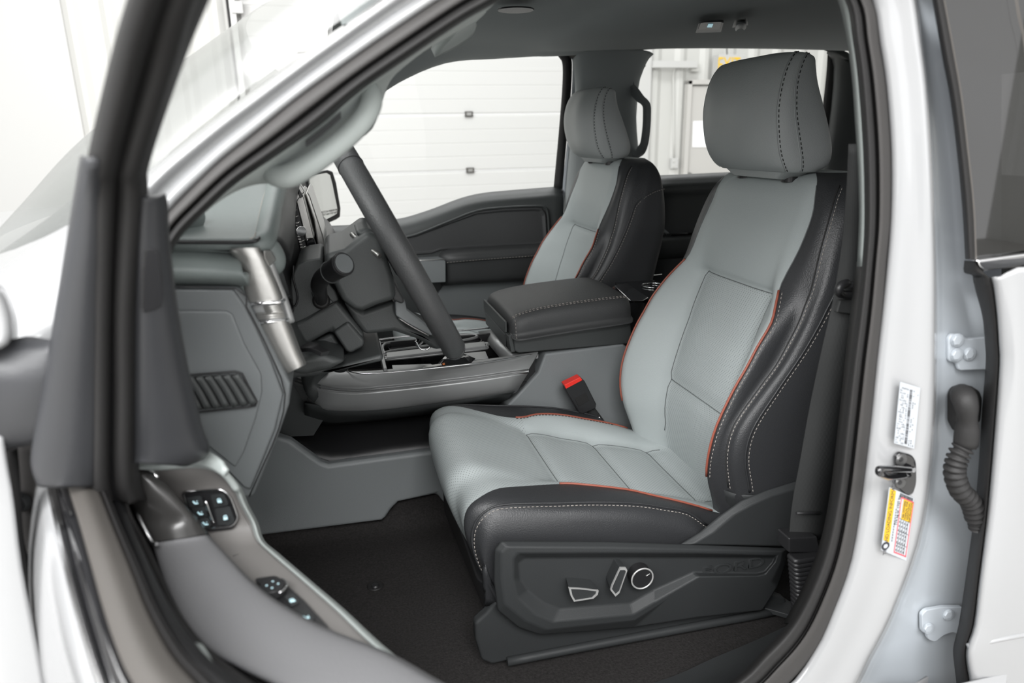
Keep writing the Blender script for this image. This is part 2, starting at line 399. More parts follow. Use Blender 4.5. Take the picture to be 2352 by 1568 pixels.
    for sgn in (1,):
        r0 = [P(sgn*u, x, z) for u, x, z in [(.165,.612,1.03),(.205,.606,1.028),(.236,.640,1.03),(.240,.70,1.035),(.238,.79,1.04)]]
        r1 = [P(sgn*u, x, z) for u, x, z in [(.160,.625,.985),(.200,.618,.99),(.228,.648,1.0),(.232,.70,1.01),(.230,.79,1.015)]]
        r2 = [P(sgn*u, x, z) for u, x, z in [(.150,.635,.95),(.185,.63,.955),(.215,.655,.97),(.222,.70,.985),(.222,.79,.99)]]
        sk.surf([r0, r1, r2], 'pd', 3, 3)
    sk.link('lower_skirt', o, thick=.003)
    # ---------------- head restraint
    hz = [1.551,1.563,1.585,1.615,1.655,1.695,1.722,1.738,1.744]
    xc = [.735,.712,.693,.682,.676,.682,.695,.712,.738]
    xk = [.740,.722,.708,.700,.696,.701,.712,.727,.745]
    x1 = [.745,.736,.724,.715,.709,.713,.722,.735,.752]
    x2 = [.765,.762,.755,.744,.733,.730,.737,.747,.760]
    xr = [.800,.812,.812,.802,.786,.772,.768,.769,.770]
    us = [.85,.92,.96,.98,.98,.97,.95,.91,.80]
    rows = []
    for k, z in enumerate(hz):
        g = us[k]
        half = [(.06*g, xc[k]+.001), (.108*g, xk[k]), (.126*g, x1[k]), (.134*g, x2[k]), (.130*g, xr[k]-.006), (.10*g, xr[k]+.004)]
        dz = lambda u, x: z - (.028*max(0, (x-.74))/.06 if k >= 5 else 0)*((k-4)/4)
        ring = [P(0, xc[k], z)]+[P(u, x, dz(u, x)) for u, x in half]+[P(0, xr[k]+.008, dz(0, xr[k]))]+[P(-u, x, dz(u, x)) for u, x in half[::-1]]
        rows.append(ring)
    b = B(); G = b.surf(rows, 'lhr', 4, 4, cu=True); Hh = len(G[0])
    b.face([i*Hh+Hh-1 for i in range(len(G))], 0, True); b.face([i*Hh for i in range(len(G))][::-1], 0, True)
    hr = b.link('headrest', root)
    W4 = len(G); hc = V((.74, SEATC, 1.65))
    for sgn, i in ((1, 10), (1, 15), (-1, W4-10), (-1, W4-15)):
        A_ = run(G, i, range(1, Hh-1), .0004, hc); C_ = run(G, (i+sgn) % W4, range(1, Hh-1), .0007, hc)
        st = B(); st.tube(A_, .0012, 'lhr', n=6, k=1)
        st.stitch([p+(q-p).normalized()*.004 for p, q in zip(A_, C_)], 'thd', k=1, L=.004, gap=.0035, r=.0008)
        st.link('stitching', hr)
    b = B(); base = roundpoly([P(.10,.735,1.556), P(.10,.800,1.552), P(-.10,.800,1.552), P(-.10,.735,1.556)], .02)
    b.loops([base, [P(0,.77,0)*0+p.lerp(P(0,.775,1.55), .25)+V((0,0,-.016)) for p in base]], 'lhr'); b.link('headrest_base', hr, bevel=.003)
    for s_ in (-1, 1):
        b = B(); b.tube([P(s_*.07,.775,1.50), P(s_*.07,.770,1.58)], .0065, 'pdd', n=12, k=1); b.link('headrest_post', hr)
        b = B(); b.disc(P(s_*.07,.774,1.533), (0,0,1), .016, .009, 'pdd'); b.link('post_guide', hr)
    # ---------------- cushion
    cX = [.175,.150,.137,.145,.175,.215,.26,.30,.34,.375,.415,.45,.485,.53,.57,.61,.66,.72]
    cZ = [.93,.99,1.04,1.075,1.092,1.083,1.066,1.050,1.034,1.026,1.012,1.002,.990,.981,.970,.958,.955,.950]
    rZ = [.93,.985,1.03,1.062,1.077,1.079,1.068,1.058,1.052,1.050,1.043,1.034,1.022,1.007,.992,.975,.962,.955]
    rw = [.198,.20,.201,.20,.195,.182,.166,.153,.150,.162,.169,.172,.176,.181,.185,.188,.19,.19]
    oZ = [.93,.975,1.015,1.045,1.063,1.067,1.062,1.056,1.051,1.046,1.039,1.031,1.020,1.004,.972,.945,.935,.93]
    oX = [.190,.172,.165,.172,.192]
    rows = []
    for k, x in enumerate(cX):
        xx = oX[k] if k < 5 else x
        x2_ = x+(xx-x)*.55
        half = [(.055, x, cZ[k]), (.115, x+(.003 if k < 5 else 0), cZ[k]+.002), (min(rw[k]-.02,.142), x2_, (cZ[k]*.35+rZ[k]*.65)), (rw[k], x2_, rZ[k]), (.216, xx-.002 if k<5 else x, oZ[k]+.001),
                (.236, xx+.010 if k < 5 else x, min(oZ[k]-.022, 1.03) if k > 2 else oZ[k]-.02), (.234, xx+.012 if k < 5 else x, min(.955, oZ[k]-.03)), (.225, xx+.012 if k < 5 else x, .90)]
        rows.append([P(-u, a, z) for u, a, z in half[::-1]]+[P(0, x, cZ[k])]+[P(u, a, z) for u, a, z in half])
    n = len(rows[0])
    def mf(i, j): 
        if 4 <= i < n-5: return 'lgp' if (j < 8 or (6 <= i < n-7)) else 'lg'
        return 'ld'
    b = B(); G = b.surf(rows, 'ld', 3, 3, matf=mf)
    ci, co = 6*3, (n-7)*3
    js = [8*3, 12*3, 15*3]
    for j in js:
        for i in range(ci, co+1): G[i][j].z -= .005
    for i in (ci, co):
        for j in range(8*3, 16*3): G[i][j].z -= .004
    cu_ = b.link('seat_cushion', root, thick=.004)
    sm = B()
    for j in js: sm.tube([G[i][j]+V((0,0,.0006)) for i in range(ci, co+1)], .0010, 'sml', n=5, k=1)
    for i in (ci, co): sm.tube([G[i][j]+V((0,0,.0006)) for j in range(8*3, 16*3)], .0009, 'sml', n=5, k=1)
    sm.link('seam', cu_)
    for sgn, i in ((-1, 4*3), (1, (n-5)*3)):
        pp = B(); pp.tube([G[i][j]+V((0,0,.0012)) for j in range(8*3-1, 15*3)], .0019, 'red', n=8, k=1); pp.link('piping', cu_, label='orange piping')
        if sgn < 0: st = B(); st.stitch([G[i][j]+V((0,-.006,.0012)) for j in range(8*3-1, 14*3)], 'thd', k=1); st.link('stitching', cu_)
    cc = V((.4, SEATC, .95))
    for sgn, i in ((1, (n-4)*3), (-1, 3*3)):
        A_ = run(G, i, range(0, 14*3+1), .0012, cc); C_ = run(G, i+sgn, range(0, 14*3+1), .0012, cc)
        wl = B(); wl.tube(A_, .0018, 'ld', n=6, k=1); wl.link('welt', cu_)
        st = B(); st.stitch([p+(q-p).normalized()*.006 for p, q in zip(A_, C_)], 'thr', k=1, L=.004, gap=.0028, r=.00055); st.link('stitching', cu_, label='pale stitching')
    b = B()     # pan under the front of the cushion
    b.loops([roundpoly([P(-.2,.17,z), P(-.2,.6,z), P(.215,.6,z), P(.215,.17+dx,z)], .03) for z, dx in ((.84,.02),(.93,0))], 'pdd'); b.link('seat_pan', root, bevel=.004)
    return root
seat = build_seat()
# ---- passenger seat: the same seat, one seat pitch further in
seat2 = copy_tree(seat); seat2.location.y += .84
seat2['label'] = 'grey and black leather passenger seat beyond the centre console'
# ---- driver side shield and switches
YS = .895
def ring(px, y): return Tp(px, y)
outer = [(1135,1262),(1150,1241),(1400,1243),(1600,1250),(1808,1258),(1805,1290),(1785,1347),(1751,1401),(1600,1418),(1458,1440),(1350,1449),(1240,1457),(1190,1440),(1142,1400),(1134,1330)]
o2    = [(1152,1268),(1166,1256),(1400,1257),(1600,1261),(1798,1266),(1795,1290),(1772,1335),(1742,1332),(1612,1337),(1520,1385),(1458,1425),(1255,1446),(1205,1425),(1160,1388),(1152,1330)]
o3    = [(1180,1284),(1190,1270),(1400,1269),(1600,1270),(1785,1275),(1780,1290),(1757,1318),(1740,1322),(1606,1324),(1500,1385),(1455,1411),(1270,1428),(1232,1412),(1190,1372),(1180,1330)]
o4    = [(1190,1292),(1205,1281),(1400,1280),(1600,1280),(1779,1280),(1776,1290),(1757,1312),(1738,1317),(1592,1314),(1500,1355),(1448,1385),(1285,1398),(1248,1384),(1212,1356),(1194,1330)]
b = B()
b.loops([Tp(outer, YS+.05), Tp(outer, YS+.004), Tp(o2, YS-.006), Tp(o3, YS-.007), Tp(o4, YS+.006)], 'pd', cap0=False)
shield = b.link('side_shield', seat, bevel=.0035, seg=3, angle=12, label='dark textured side shield')
b = B()   # upright rear wing of the shield running up beside the backrest
wing = [(1560,1250),(1606,1222),(1650,1186),(1700,1150),(1760,1125),(1842,1100),(1830,1180),(1815,1256)]
wi2 = [(1590,1250),(1640,1222),(1690,1180),(1730,1158),(1775,1138),(1838,1120),(1828,1180),(1813,1254)]
b.loops([Tp(wing, YS+.03), Tp(wing, YS+.012), Tp(wi2, YS+.002)], 'pd', cap0=False)
b.link('shield_wing', seat, bevel=.003)
b = B()   # skirt hiding the seat track
sk0 = [(1140,1395),(1137,1440),(1088,1430),(1092,1470),(1105,1520),(1130,1526),(1200,1510),(1810,1398),(1790,1390),(1750,1380),(1600,1400),(1300,1440)]
b.poly(Tp([(1140,1380),(1115,1410),(1090,1432),(1092,1470),(1107,1518),(1130,1527),(1172,1518),(1812,1400),(1806,1375),(1700,1340),(1400,1380)], .925), (0,.02,0), 'pd')
b.link('track_cover', seat, bevel=.006)
b = B(); b.tube(Tp([(1165,1519),(1400,1474),(1813,1398)], .92), .0075, 'pd', n=10, k=4); b.link('track_rail', seat)
b = B()
b.poly(Tp([(1122,1404),(1150,1385),(1156,1430),(1135,1425)], .93), (0,.01,0), 'pdd'); b.link('track_clip', seat)
b = B()
b.poly([TZ(1755,1395,.80), TZ(1775,1355,.80), TZ(1840,1395,.80), TZ(1815,1412,.80)], (0,0,-.01), 'pd'); b.link('track_end_cap', seat, bevel=.002)
def switch(face, h, name, label, tilt=0):
    e = B(); f = Tp(face, YS-.018); k_ = [p+V((0,.022,0))+V(((0,0,0))) for p in f]
    cen = sum(f, V())/len(f)
    back_ = [cen+(p-cen)*.86+V((0,.026,.004)) for p in f]
    e.loops([back_, f], 'pd'); o = e.link(name, seat, bevel=.0015, label=label)
    t = B(); inn = [cen+(p-cen)*.86 for p in f]; out = [cen+(p-cen)*1.01 for p in f]
    t.loops([[p+V((0,.002,0)) for p in out], [p+V((0,-.0015,0)) for p in out], [p+V((0,-.0015,0)) for p in inn], [p+V((0,.002,0)) for p in inn]], 'satl', cap0=False, cap1=False)
    t.link('bright_edge', o)
switch([(1306,1349),(1330,1350),(1374,1355),(1372,1364),(1362,1373),(1318,1380),(1310,1366)], .02, 'slide_switch', 'flat seat slide switch with bright rim')
switch([(1424,1303),(1437,1303),(1440,1309),(1422,1360),(1413,1368),(1402,1354),(1405,1344)], .02, 'recline_switch', 'upright recline switch with bright rim')
b = B(); kc = T(1473,1325,YS-.008); b.disc(kc+V((0,.014,0)), (0,-1,0), .0185, .018, 'pdd'); kn = b.link('lumbar_knob', seat, bevel=.001)
b = B()
ringp = [kc+V((math.cos(a)*.0182, -.004, math.sin(a)*.0182)) for a in [i*math.pi/18 for i in range(36)]]
b.tube(ringp, .0014, 'satl', closed=True, k=1, n=8); b.link('bright_ring', kn)
b = B(); b.tube([kc+V((.006,-.0045,.004)), kc+V((.0125,-.0045,.007))], .0007, 'satl', k=1, n=6); b.link('knob_mark', kn)
R_ = frame3((1,0,0), (0,0,1))
tx = text('FORD_lettering', 'FORD', .026, T(1684,1302,YS+.0045), R_, 'pd', seat, depth=.0012, sx=1.75); tx.name = 'embossed_lettering'
# ---- seat belt buckle
bk = empty('belt_buckle', T(1385,975,1.385), 'black seat belt buckle with red press button beside the driver seat', 'seat belt buckle')
Yb = 1.385
fx = (T(1350,870,Yb)-T(1300,890,Yb)).normalized(); fd = (T(1345,940,Yb)-T(1298,895,Yb)).normalized()
def bp(pts, y0, y1, m, name, bev, par=bk, lab=None):
    e = B(); e.poly(Tp(pts, y0), (0, y1-y0, 0), m); return e.link(name, par, bevel=bev, label=lab)
bp([(1297,884),(1334,866),(1344,876),(1370,928),(1369,938),(1338,952),(1330,948),(1299,896)], Yb-.012, Yb+.008, 'pdd', 'buckle_body', .003)
bp([(1296,884),(1333,866),(1338,873),(1300,893)], Yb-.0135, Yb+.0095, 'redp', 'press_button', .001, lab='red press button')
bp([(1320,915),(1346,902),(1354,920),(1329,934)], Yb-.0130, Yb-.011, 'rub', 'buckle_recess', .0005)
e = B(); e.tube([T(1355,938,Yb), T(1370,958,Yb+.003), T(1386,980,Yb+.004)], 0, 'web', prof=[(-.010,-.0012),(.010,-.0012),(.010,.0012),(-.010,.0012)], up=(0,-1,0)); e.link('buckle_strap', bk)
e = B(); e.tube([T(1376,957,Yb-.006), T(1391,981,Yb-.004)], .0015, 'chrome', n=6); e.link('strap_edge_wire', bk)
# ================================================================== DRIVER BELT
bl = empty('seat_belt', T(1835,1240,.80), 'black driver seat belt running down the door pillar', 'seat belt')
e = B()
pl = [(1962,330,.74),(1962,450,.75),(1956,560,.765),(1943,690,.775),(1925,800,.78),(1901,930,.79),(1879,1050,.795),(1859,1150,.80),(1848,1240,.80)]
wd = [.006,.010,.013,.019,.0245,.028,.0285,.028,.027]
L0 = [T(x-14-k*0, y, Y)+V((0,0,0)) for k, (x, y, Y) in enumerate(pl)]
rows = []
for (x, y, Y), w_ in zip(pl, wd):
    c = T(x+2, y, Y); rows.append([c+V((-w_,.004,0)), c+V((w_,-.004,0))])
e.surf(rows, 'web', 1, 5); e.link('webbing', bl, thick=.0015)
e = B(); e.tube([T(1945,650,.755), T(1932,655,.75), T(1926,668,.75), T(1936,676,.76), T(1975,676,.765)], .0055, 'pdd', n=10); e.tube([T(1940,655,.755), T(1985,650,.76)], .0045, 'pdd', n=10, k=1)
e.link('belt_guide_loop', bl)
e = B(); e.poly(Tp([(1930,690),(1965,686),(1965,722),(1922,718)], .765), (0,.008,0), 'web'); e.link('folded_stop', bl, bevel=.002)
e = B(); e.tube([T(1829,1178,.790), T(1884,1178,.790)], .0022, 'pdd', n=8, k=1); e.link('belt_seam_bar', bl)
e = B(); e.poly(Tp([(1812,1236),(1878,1232),(1884,1262),(1880,1270),(1812,1270)], .785), (0,.03,0), 'pdd'); e.link('anchor_cap', bl, bevel=.003)
e = B()
for k in range(20):
    t = k/19; xx = 1847+5*math.sin(t*2.4)-6*t; yy = 1278+t*185
    c = T(xx, yy, .785); hw = .0245*(1-.30*t)
    pts = roundpoly([c+V((-hw,-.012,0)), c+V((hw,-.012,0)), c+V((hw,.012,0)), c+V((-hw,.012,0))], .008, 3)
    c2 = .84
    L = [[p+V((0,0,.0048))+ (c-p)*.14 for p in pts], [p+V((0,0,.0016)) for p in pts], [p-V((0,0,.0016)) for p in pts], [p-V((0,0,.0048))+(c-p)*.14 for p in pts]]
    e.loops(L, 'pdd', sm=True)
bo = e.link('anchor_bellows', bl)
# ================================================================== CAB SHELL
body = empty('truck_cab', (.3,1.58,.6), 'white pickup truck cab shell with open driver doorway, headliner and black carpet', 'truck body')
def mk(name, par, fn, **k):
    e = B(); fn(e); return e.link(name, par, **k)
def plate(name, par, pts, y, dy, m, bevel=.003, rnd=0, **k):
    P_ = Tp(pts, y)
    if rnd: P_ = roundpoly(P_, rnd)
    e = B(); e.poly(P_, (0, dy, 0), m); return e.link(name, par, bevel=bevel, **k)
S01 = [((300,1000),(345,1000)),((312,800),(355,800)),((328,660),(368,680)),((345,560),(385,605)),((370,505),(415,545)),((425,445),(470,488)),((500,372),(545,420)),((590,300),(640,355)),((681,225),(735,288)),((775,158),(830,208)),((863,96),(925,142)),((1006,0),(1060,52)),((1070,-38),(1130,12)),((1200,-105),(1260,-60)),((1500,-190),(1500,-130)),((1780,-180),(1750,-120)),((1920,-120),(1870,-80)),((2005,0),(1940,0)),((2022,100),(1958,90)),((2037,200),(1971,190)),((2048,350),(1982,345)),((2047,500),(1985,500)),((2037,600),(1980,605)),((2027,725),(1968,715)),((2015,834),(1952,834)),((2000,984),(1934,984)),((1982,1134),(1917,1130)),((1957,1284),(1892,1250)),((1925,1384),(1858,1345)),((1880,1484),(1812,1430)),((1820,1560),(1750,1497)),((1740,1630),(1672,1568)),((1500,1780),(1440,1700)),((1100,1950),(1060,1850))]
FR = [(0,.650),(.12,.643),(.40,.640),(.46,.644),(.50,.652),(.56,.646),(.68,.630),(.82,.630),(.93,.642),(1.0,.668)]
def fws(e):
    rows = [[T(a[0]+(c[0]-a[0])*f, a[1]+(c[1]-a[1])*f, y) for f, y in FR] for a, c in S01]
    e.surf(rows, 'rub', 2, 5, matf=lambda i, j: 'rubg' if i < 3 else 'rub')
mk('door_weatherstrip', body, fws)
# A pillar, white, stepped
Wo = [(318,412),(335,395),(400,345),(500,268),(600,195),(700,122),(800,50),(900,-22),(1050,-110)]
Wi = [(345,560),(370,507),(425,447),(500,374),(590,302),(681,227),(775,160),(863,98),(1006,2),(1070,-36)]
def rs(P, n):
    P = [V((*p,0)) for p in P]; d = [0]
    for a, c in zip(P, P[1:]): d.append(d[-1]+(c-a).length)
    out = []
    for k in range(n):
        t = d[-1]*k/(n-1)
        for i in range(len(P)-1):
            if t <= d[i+1]+1e-6: f = (t-d[i])/(d[i+1]-d[i]); q = P[i].lerp(P[i+1], f); out.append((q.x, q.y)); break
    return out
def fap(e):
    A = rs(Wo, 12); C_ = rs(Wi, 12)
    FRa = [(-.03,.76),(0,.70),(.10,.655),(.22,.644),(.34,.646),(.42,.652),(.55,.653),(.66,.648),(.80,.644),(1.0,.650),(1.05,.68)]
    rows = [[T(a[0]+(c[0]-a[0])*f, a[1]+(c[1]-a[1])*f, y) for f, y in FRa] for a, c in zip(A, C_)]
    e.surf(rows, 'white', 3, 3)
mk('windshield_pillar', body, fap)
# B pillar, white
c0 = [p[0] for p in S01[14:]]
BP = [(-80,(1950,-80),(2085,-80),(2135,-80)),(0,(2003,0),(2105,0),(2150,0)),(100,(2021,100),(2118,100),(2168,100)),(200,(2036,200),(2130,200),(2185,200)),(350,(2047,350),(2140,350),(2206,350)),(500,(2046,500),(2146,500),(2222,500)),(650,(2034,650),(2150,650),(2245,650)),(834,(2014,834),(2150,800),(2272,834)),(984,(1999,984),(2147,950),(2268,984)),(1134,(1981,1134),(2136,1100),(2258,1134)),(1284,(1956,1284),(2110,1250),(2245,1284)),(1400,(1915,1400),(2052,1409),(2225,1420)),(1500,(1868,1500),(2000,1510),(2215,1530)),(1600,(1780,1600),(1930,1620),(2225,1640)),(1800,(1480,1790),(1700,1800),(2240,1800))]
def fbp(e):
    rows = []
    for y, a, c, d in BP:
        L = lambda p, q, f: (p[0]+(q[0]-p[0])*f, p[1]+(q[1]-p[1])*f)
        rows.append([T(*a,.675), T(*a,.648), T(*L(a,c,.25),.638), T(*L(a,c,.55),.634), T(*L(a,c,.82),.628), T(*L(a,c,.95),.628), T(*c,.636), T(*L(c,d,.08),.652), T(*L(c,d,.3),.660), T(*L(c,d,.8),.668), T(*d,.672)])
    e.surf(rows, 'white', 3, 3, matf=lambda i, j: 'jamb' if i >= 6.3 else 'white')  # recess shading is carried by the bluish jamb colour
mk('door_pillar', body, fbp, label='white door pillar between front and rear doors')
mk('pillar_inner', body, lambda e: e.poly([T(1985,-100,.70),T(2010,300,.70),T(2020,700,.70),T(1975,1100,.70),T(1930,1300,.70),T(2300,1300,.76),T(2300,-100,.76)], (0,.01,0), 'jamb'))
# inner pillar trims beside the belt
def ftr(e):
    rows = [[T(a,y,.70), T(c,y,.672)] for y, a, c in [(-60,1890,1925),(0,1924,1950),(75,1942,1962),(175,1956,1974),(300,1965,1983),(400,1971,1987),(500,1973,1987),(612,1968,1984)]]
    e.surf(rows, 'pgl', 1, 4)
mk('upper_pillar_trim', body, ftr, thick=.012, toff=1, label='pale grey upper pillar trim')
def ftr2(e):
    rows = [[T(a,y,.73), T(c,y,.665)] for y, a, c in [(600,1966,1990),(700,1955,1985),(834,1940,1970),(984,1924,1950),(1134,1906,1940),(1250,1882,1915),(1345,1845,1885),(1430,1800,1840)]]
    e.surf(rows, 'rubg', 1, 4)
mk('lower_pillar_trim', body, ftr2, thick=.01, toff=1)
# sill trim
def fsill(e):
    rows = [[T(*a,.83), T(*b_,.78), T(*c,.70), T(*d,.66)] for a, b_, c, d in [((1835,1428),(1850,1440),(1880,1440),(1890,1400)),((1800,1440),(1820,1470),(1850,1490),(1860,1440)),((1740,1468),(1760,1500),(1790,1530),(1812,1460)),((1640,1510),(1650,1560),(1690,1590),(1740,1520)),((1500,1568),(1500,1620),(1560,1660),(1650,1590)),((1200,1640),(1200,1700),(1300,1800),(1400,1720))]]
    e.surf(rows, 'pd', 2, 4)
mk('sill_trim', body, fsill, label='dark plastic door sill trim')
# carpet: floor, footwell and tunnel
def fcar(e):
    rows = []
    for x, z in [(-.75,1.02),(-.55,.93),(-.40,.83),(-.30,.79),(-.1,.785),(.2,.782),(.6,.785),(.9,.785),(1.4,.785),(2.0,.785)]:
        rows.append([V((x,.66,z+.0)), V((x,.72,z-.002)), V((x,.85,z-.006)), V((x,1.1,z-.005)), V((x,1.30,z-.003)), V((x,1.42,z+.0)), V((x,1.44,z+.12)), V((x,1.72,z+.12)), V((x,1.74,z)), V((x,2.40,z))])
    e.surf(rows, 'carpet', 3, 3)
mk('floor_carpet', body, fcar, label='black carpet')
mk('carpet_fastener', body, lambda e: (e.disc(TZ(862,1345,.781), (0,0,1), .016, .002, 'rub', r2=.014), e.disc(TZ(862,1345,.783), (0,0,1), .008, .003, 'pdd', r2=.006)))
mk('firewall', body, lambda e: e.box((-.80,1.58,.98), (.03,1.8,.6), 'carpet'))
mk('rear_cab_wall', body, lambda e: e.box((2.35,1.58,1.1), (.05,1.75,.7), 'pd'))
# headliner
def wtop(x): return table([.0,.1,.177,.292,.406,.743,.80,.90,1.0,1.06,1.10,1.27,1.75,1.82,1.9,2.3],[1.62,1.70,1.753,1.822,1.847,1.868,1.868,1.872,1.878,1.884,1.889,1.902,1.910,1.905,1.90,1.88])(x)
def fhl(e):
    rows = []
    for x, k in [(.02,-.10),(.10,-.06),(.22,-.015),(.38,.002),(.55,.004),(.62,.0),(.68,-.018),(.80,-.022),(1.2,-.01),(1.7,-.012),(2.0,-.03),(2.3,-.10)]:
        w = wtop(x)
        rows.append([V((x,.68,1.775+k*.6)), V((x,.74,1.825+k)), V((x,.9,1.865+k)), V((x,1.2,1.888+k)), V((x,1.58,1.897+k)), V((x,2.0,1.894+k)), V((x,2.2,1.885+k*.8)), V((x,2.30,w+.010)), V((x,2.345,w+.001)), V((x,2.40,w+.004))])
    e.surf(rows, 'head', 3, 4)
mk('headliner', body, fhl, label='grey fabric headliner')
mk('roof_panel', body, lambda e: e.surf([[V((x,.62,1.80+d)),V((x,.9,1.93+d)),V((x,1.58,1.965+d)),V((x,2.3,1.955+d)),V((x,2.46,1.94+d))] for x, d in [(.02,-.05),(.3,.0),(1,.01),(1.8,.0),(2.35,-.03)]], 'white', 3, 3), thick=.004)
# driver A pillar inner trim and grab handle
def fat(e):
    o_ = [(1115,2),(1050,45),(985,92),(925,140),(830,206),(735,286),(640,353),(560,412),(520,445),(475,485)]
    i_ = [(1135,10),(1075,60),(1000,100),(905,170),(886,205),(862,290),(730,395),(650,425),(590,418),(540,430)]
    yy = [(.69,.80)]*10
    rows = []
    for a, c in zip(rs(o_,14), rs(i_,14)):
        L = lambda f: (a[0]+(c[0]-a[0])*f, a[1]+(c[1]-a[1])*f)
        rows.append([T(*L(-.3),.68), T(*L(0),.685), T(*L(.3),.70), T(*L(.65),.725), T(*L(.93),.755), T(*L(1.0),.80)])
    e.surf(rows, 'pgl', 3, 3)
at = mk('windshield_pillar_trim', body, fat, label='pale grey inner pillar trim')
# grab handle: recessed plate outline, bar with two feet and the dark hollow behind
gh = B()
def H_(pts, ys): return [T(x, y, Y) for (x, y), Y in zip(pts, ys)]
bar = [(640,392),(652,378),(680,372),(735,340),(800,285),(835,250),(850,215),(846,195),(835,190)]
gh.tube(H_([(622,386),(632,402),(664,403),(722,371),(792,318),(834,274),(852,238),(851,212),(838,200)], [.715,.70,.69,.685,.685,.685,.69,.70,.72]), .0102, 'pgl', n=14, k=6, rad=[.75,1.0,1.1,1.05,1.0,1.0,1.0,.95,.8])
gh.link('grab_handle', at, label='pale grey grab handle')
mk('handle_recess', at, lambda e: e.surf([[T(x, y-30+dy, .712), T(x, y-9+dy, .728), T(x, y+8+dy, .722)] for x, y, dy in [(632,392,6),(665,365,0),(710,330,0),(755,296,0),(800,258,0),(828,225,4)]], 'pgl', 3, 4))
mk('handle_slot', at, lambda e: e.surf([[T(x, y-9, .682), T(x, y, .682), T(x, y+8, .682)] for x, y in [(702,331),(725,314),(755,290),(783,264)]], 'pd', 2, 4))
mk('handle_bezel', at, lambda e: e.tube(H_([(595,388),(605,402),(640,412),(700,408),(760,368),(820,322),(855,290),(866,240),(870,205),(862,192),(845,196)], [.735]*11), .0009, 'pd', n=5, k=5))
# sun visor stub and label, ceiling vent, rear lamp and hook
mk('sun_visor', body, lambda e: e.surf([[T(990,112,1.02),T(1030,95,1.02),T(1068,70,1.02),T(1076,50,1.02)],[T(1000,95,.98),T(1035,70,.97),T(1068,45,.97),T(1078,35,.97)],[T(1040,50,.9),T(1060,35,.9),T(1090,20,.9),T(1100,10,.9)]], 'pgl', 3, 3), thick=.012)
mk('visor_label', body, lambda e: e.poly(Tp([(1013,95),(1032,83),(1032,90),(1015,98)], 1.005), (0,.001,0), 'yel'), label='small yellow warning label')
def ceil_pt(px, py, z=1.885): return TZ(px, py, z)
mk('ceiling_speaker', body, lambda e: e.disc(TZ(1185,21,1.885), (0,0,-1), .041, .003, 'pdd', r2=.040), bevel=.002)
def hz_(px, py, d=0): return TZ(px, py, 1.866-d)
mk('rear_lamp', body, lambda e: e.poly(roundpoly([hz_(1597,70),hz_(1605,47),hz_(1663,45),hz_(1657,68)], .010), (0,0,-.006), 'pgd'), bevel=.001)
mk('lamp_lens', body, lambda e: e.poly(roundpoly([hz_(1603,67,.006),hz_(1610,50,.006),hz_(1658,48,.006),hz_(1652,66,.006)], .008), (0,0,-.002), 'pdd'), bevel=.0005)
mk('lamp_switch', body, lambda e: e.poly([hz_(1624,62,.009),hz_(1627,55,.009),hz_(1638,55,.009),hz_(1635,62,.009)], (0,0,-.001), 'lit'))
mk('coat_hook', body, lambda e: (e.loops([roundpoly([hz_(x,y,d) for x, y in [(1681,64),(1688,46),(1716,43),(1718,58)]], .006) for d in (0,.008)], 'pgd'), e.surf([[hz_(1690,62,.008),hz_(1694,50,.008),hz_(1712,48,.008),hz_(1714,58,.008)],[hz_(1688,66,.020),hz_(1694,56,.022),hz_(1712,54,.022),hz_(1714,64,.020)],[hz_(1690,72,.022),hz_(1697,66,.026),hz_(1706,66,.026),hz_(1709,70,.022)]], 'pg', 3, 3)), bevel=.001)
# windshield
def fws2(e):
    rows = []
    for z, x0 in [(1.480,-.275),(1.54,-.212),(1.60,-.150),(1.65,-.085),(1.70,-.012),(1.765,.088)]:
        r = []
        for Y in (.69,.74,.82,.95,1.08,1.25,1.58,1.91,2.08,2.21,2.34,2.42,2.47):
            q = abs(Y-1.58)/.89; dd_ = table([0,.05,.13,.26,.39,.56,.9],[0,.042,.092,.148,.178,.20,.215])(.89-abs(Y-1.58))
            r.append(V((x0-dd_, Y, z+.02*(1-q**2))))
        rows.append(r)
    e.surf(rows, 'wglass', 3, 4)
mk('windshield', body, fws2, label='raked windshield glass')
# hood, fender, cowl
mk('hood', body, lambda e: e.surf([[V((x, Y, z+.07*(1-(abs(Y-1.58)/.95)**2))) for Y in (.64,.68,.8,1.2,1.58,2.0,2.36,2.5)] for x, z in [(-.30,1.40),(-.36,1.425),(-.60,1.415),(-1.0,1.39),(-1.5,1.35),(-1.9,1.29)]], 'white', 3, 3), thick=.004, label='white hood')
mk('front_fender', body, lambda e: e.surf([[V((x, .66, 1.40)), V((x, .60, 1.37)), V((x, .575, 1.28)), V((x, .57, 1.0)), V((x,.60,.7))] for x in (-.455,-.7,-1.2,-1.8)], 'white', 4, 3), thick=.004)
mk('front_fender_edge', body, lambda e: e.surf([[T(a,y,.60),T(c-10,y,.598),T(c,y,.604),T(c+2,y,.63)] for y, a, c in [(1000,-80,8),(1060,-80,16),(1150,-80,30),(1300,-80,48),(1450,-80,76),(1568,-80,98),(1700,-80,120)]], 'white', 2, 3), thick=.003)
mk('cowl_corner', body, lambda e: e.surf([[T(x,y,Y) for x, y in r] for r, Y in [([(-120,655),(0,578),(100,508),(200,434),(300,392)],.84),([(-120,665),(0,590),(100,520),(200,446),(300,402)],.80),([(-120,720),(0,650),(100,590),(200,520),(300,470)],.70),([(-120,850),(0,800),(100,760),(200,720),(300,690)],.63),([(-120,1020),(0,1000),(100,990),(200,980),(300,980)],.61)]], 'white', 3, 3), thick=.003)
mk('hinge_jamb', body, lambda e: e.poly([V((-.62,.68,.6)),V((-.24,.68,.6)),V((-.24,.68,1.40)),V((-.62,.68,1.30))], (0,.02,0), 'rubg'))
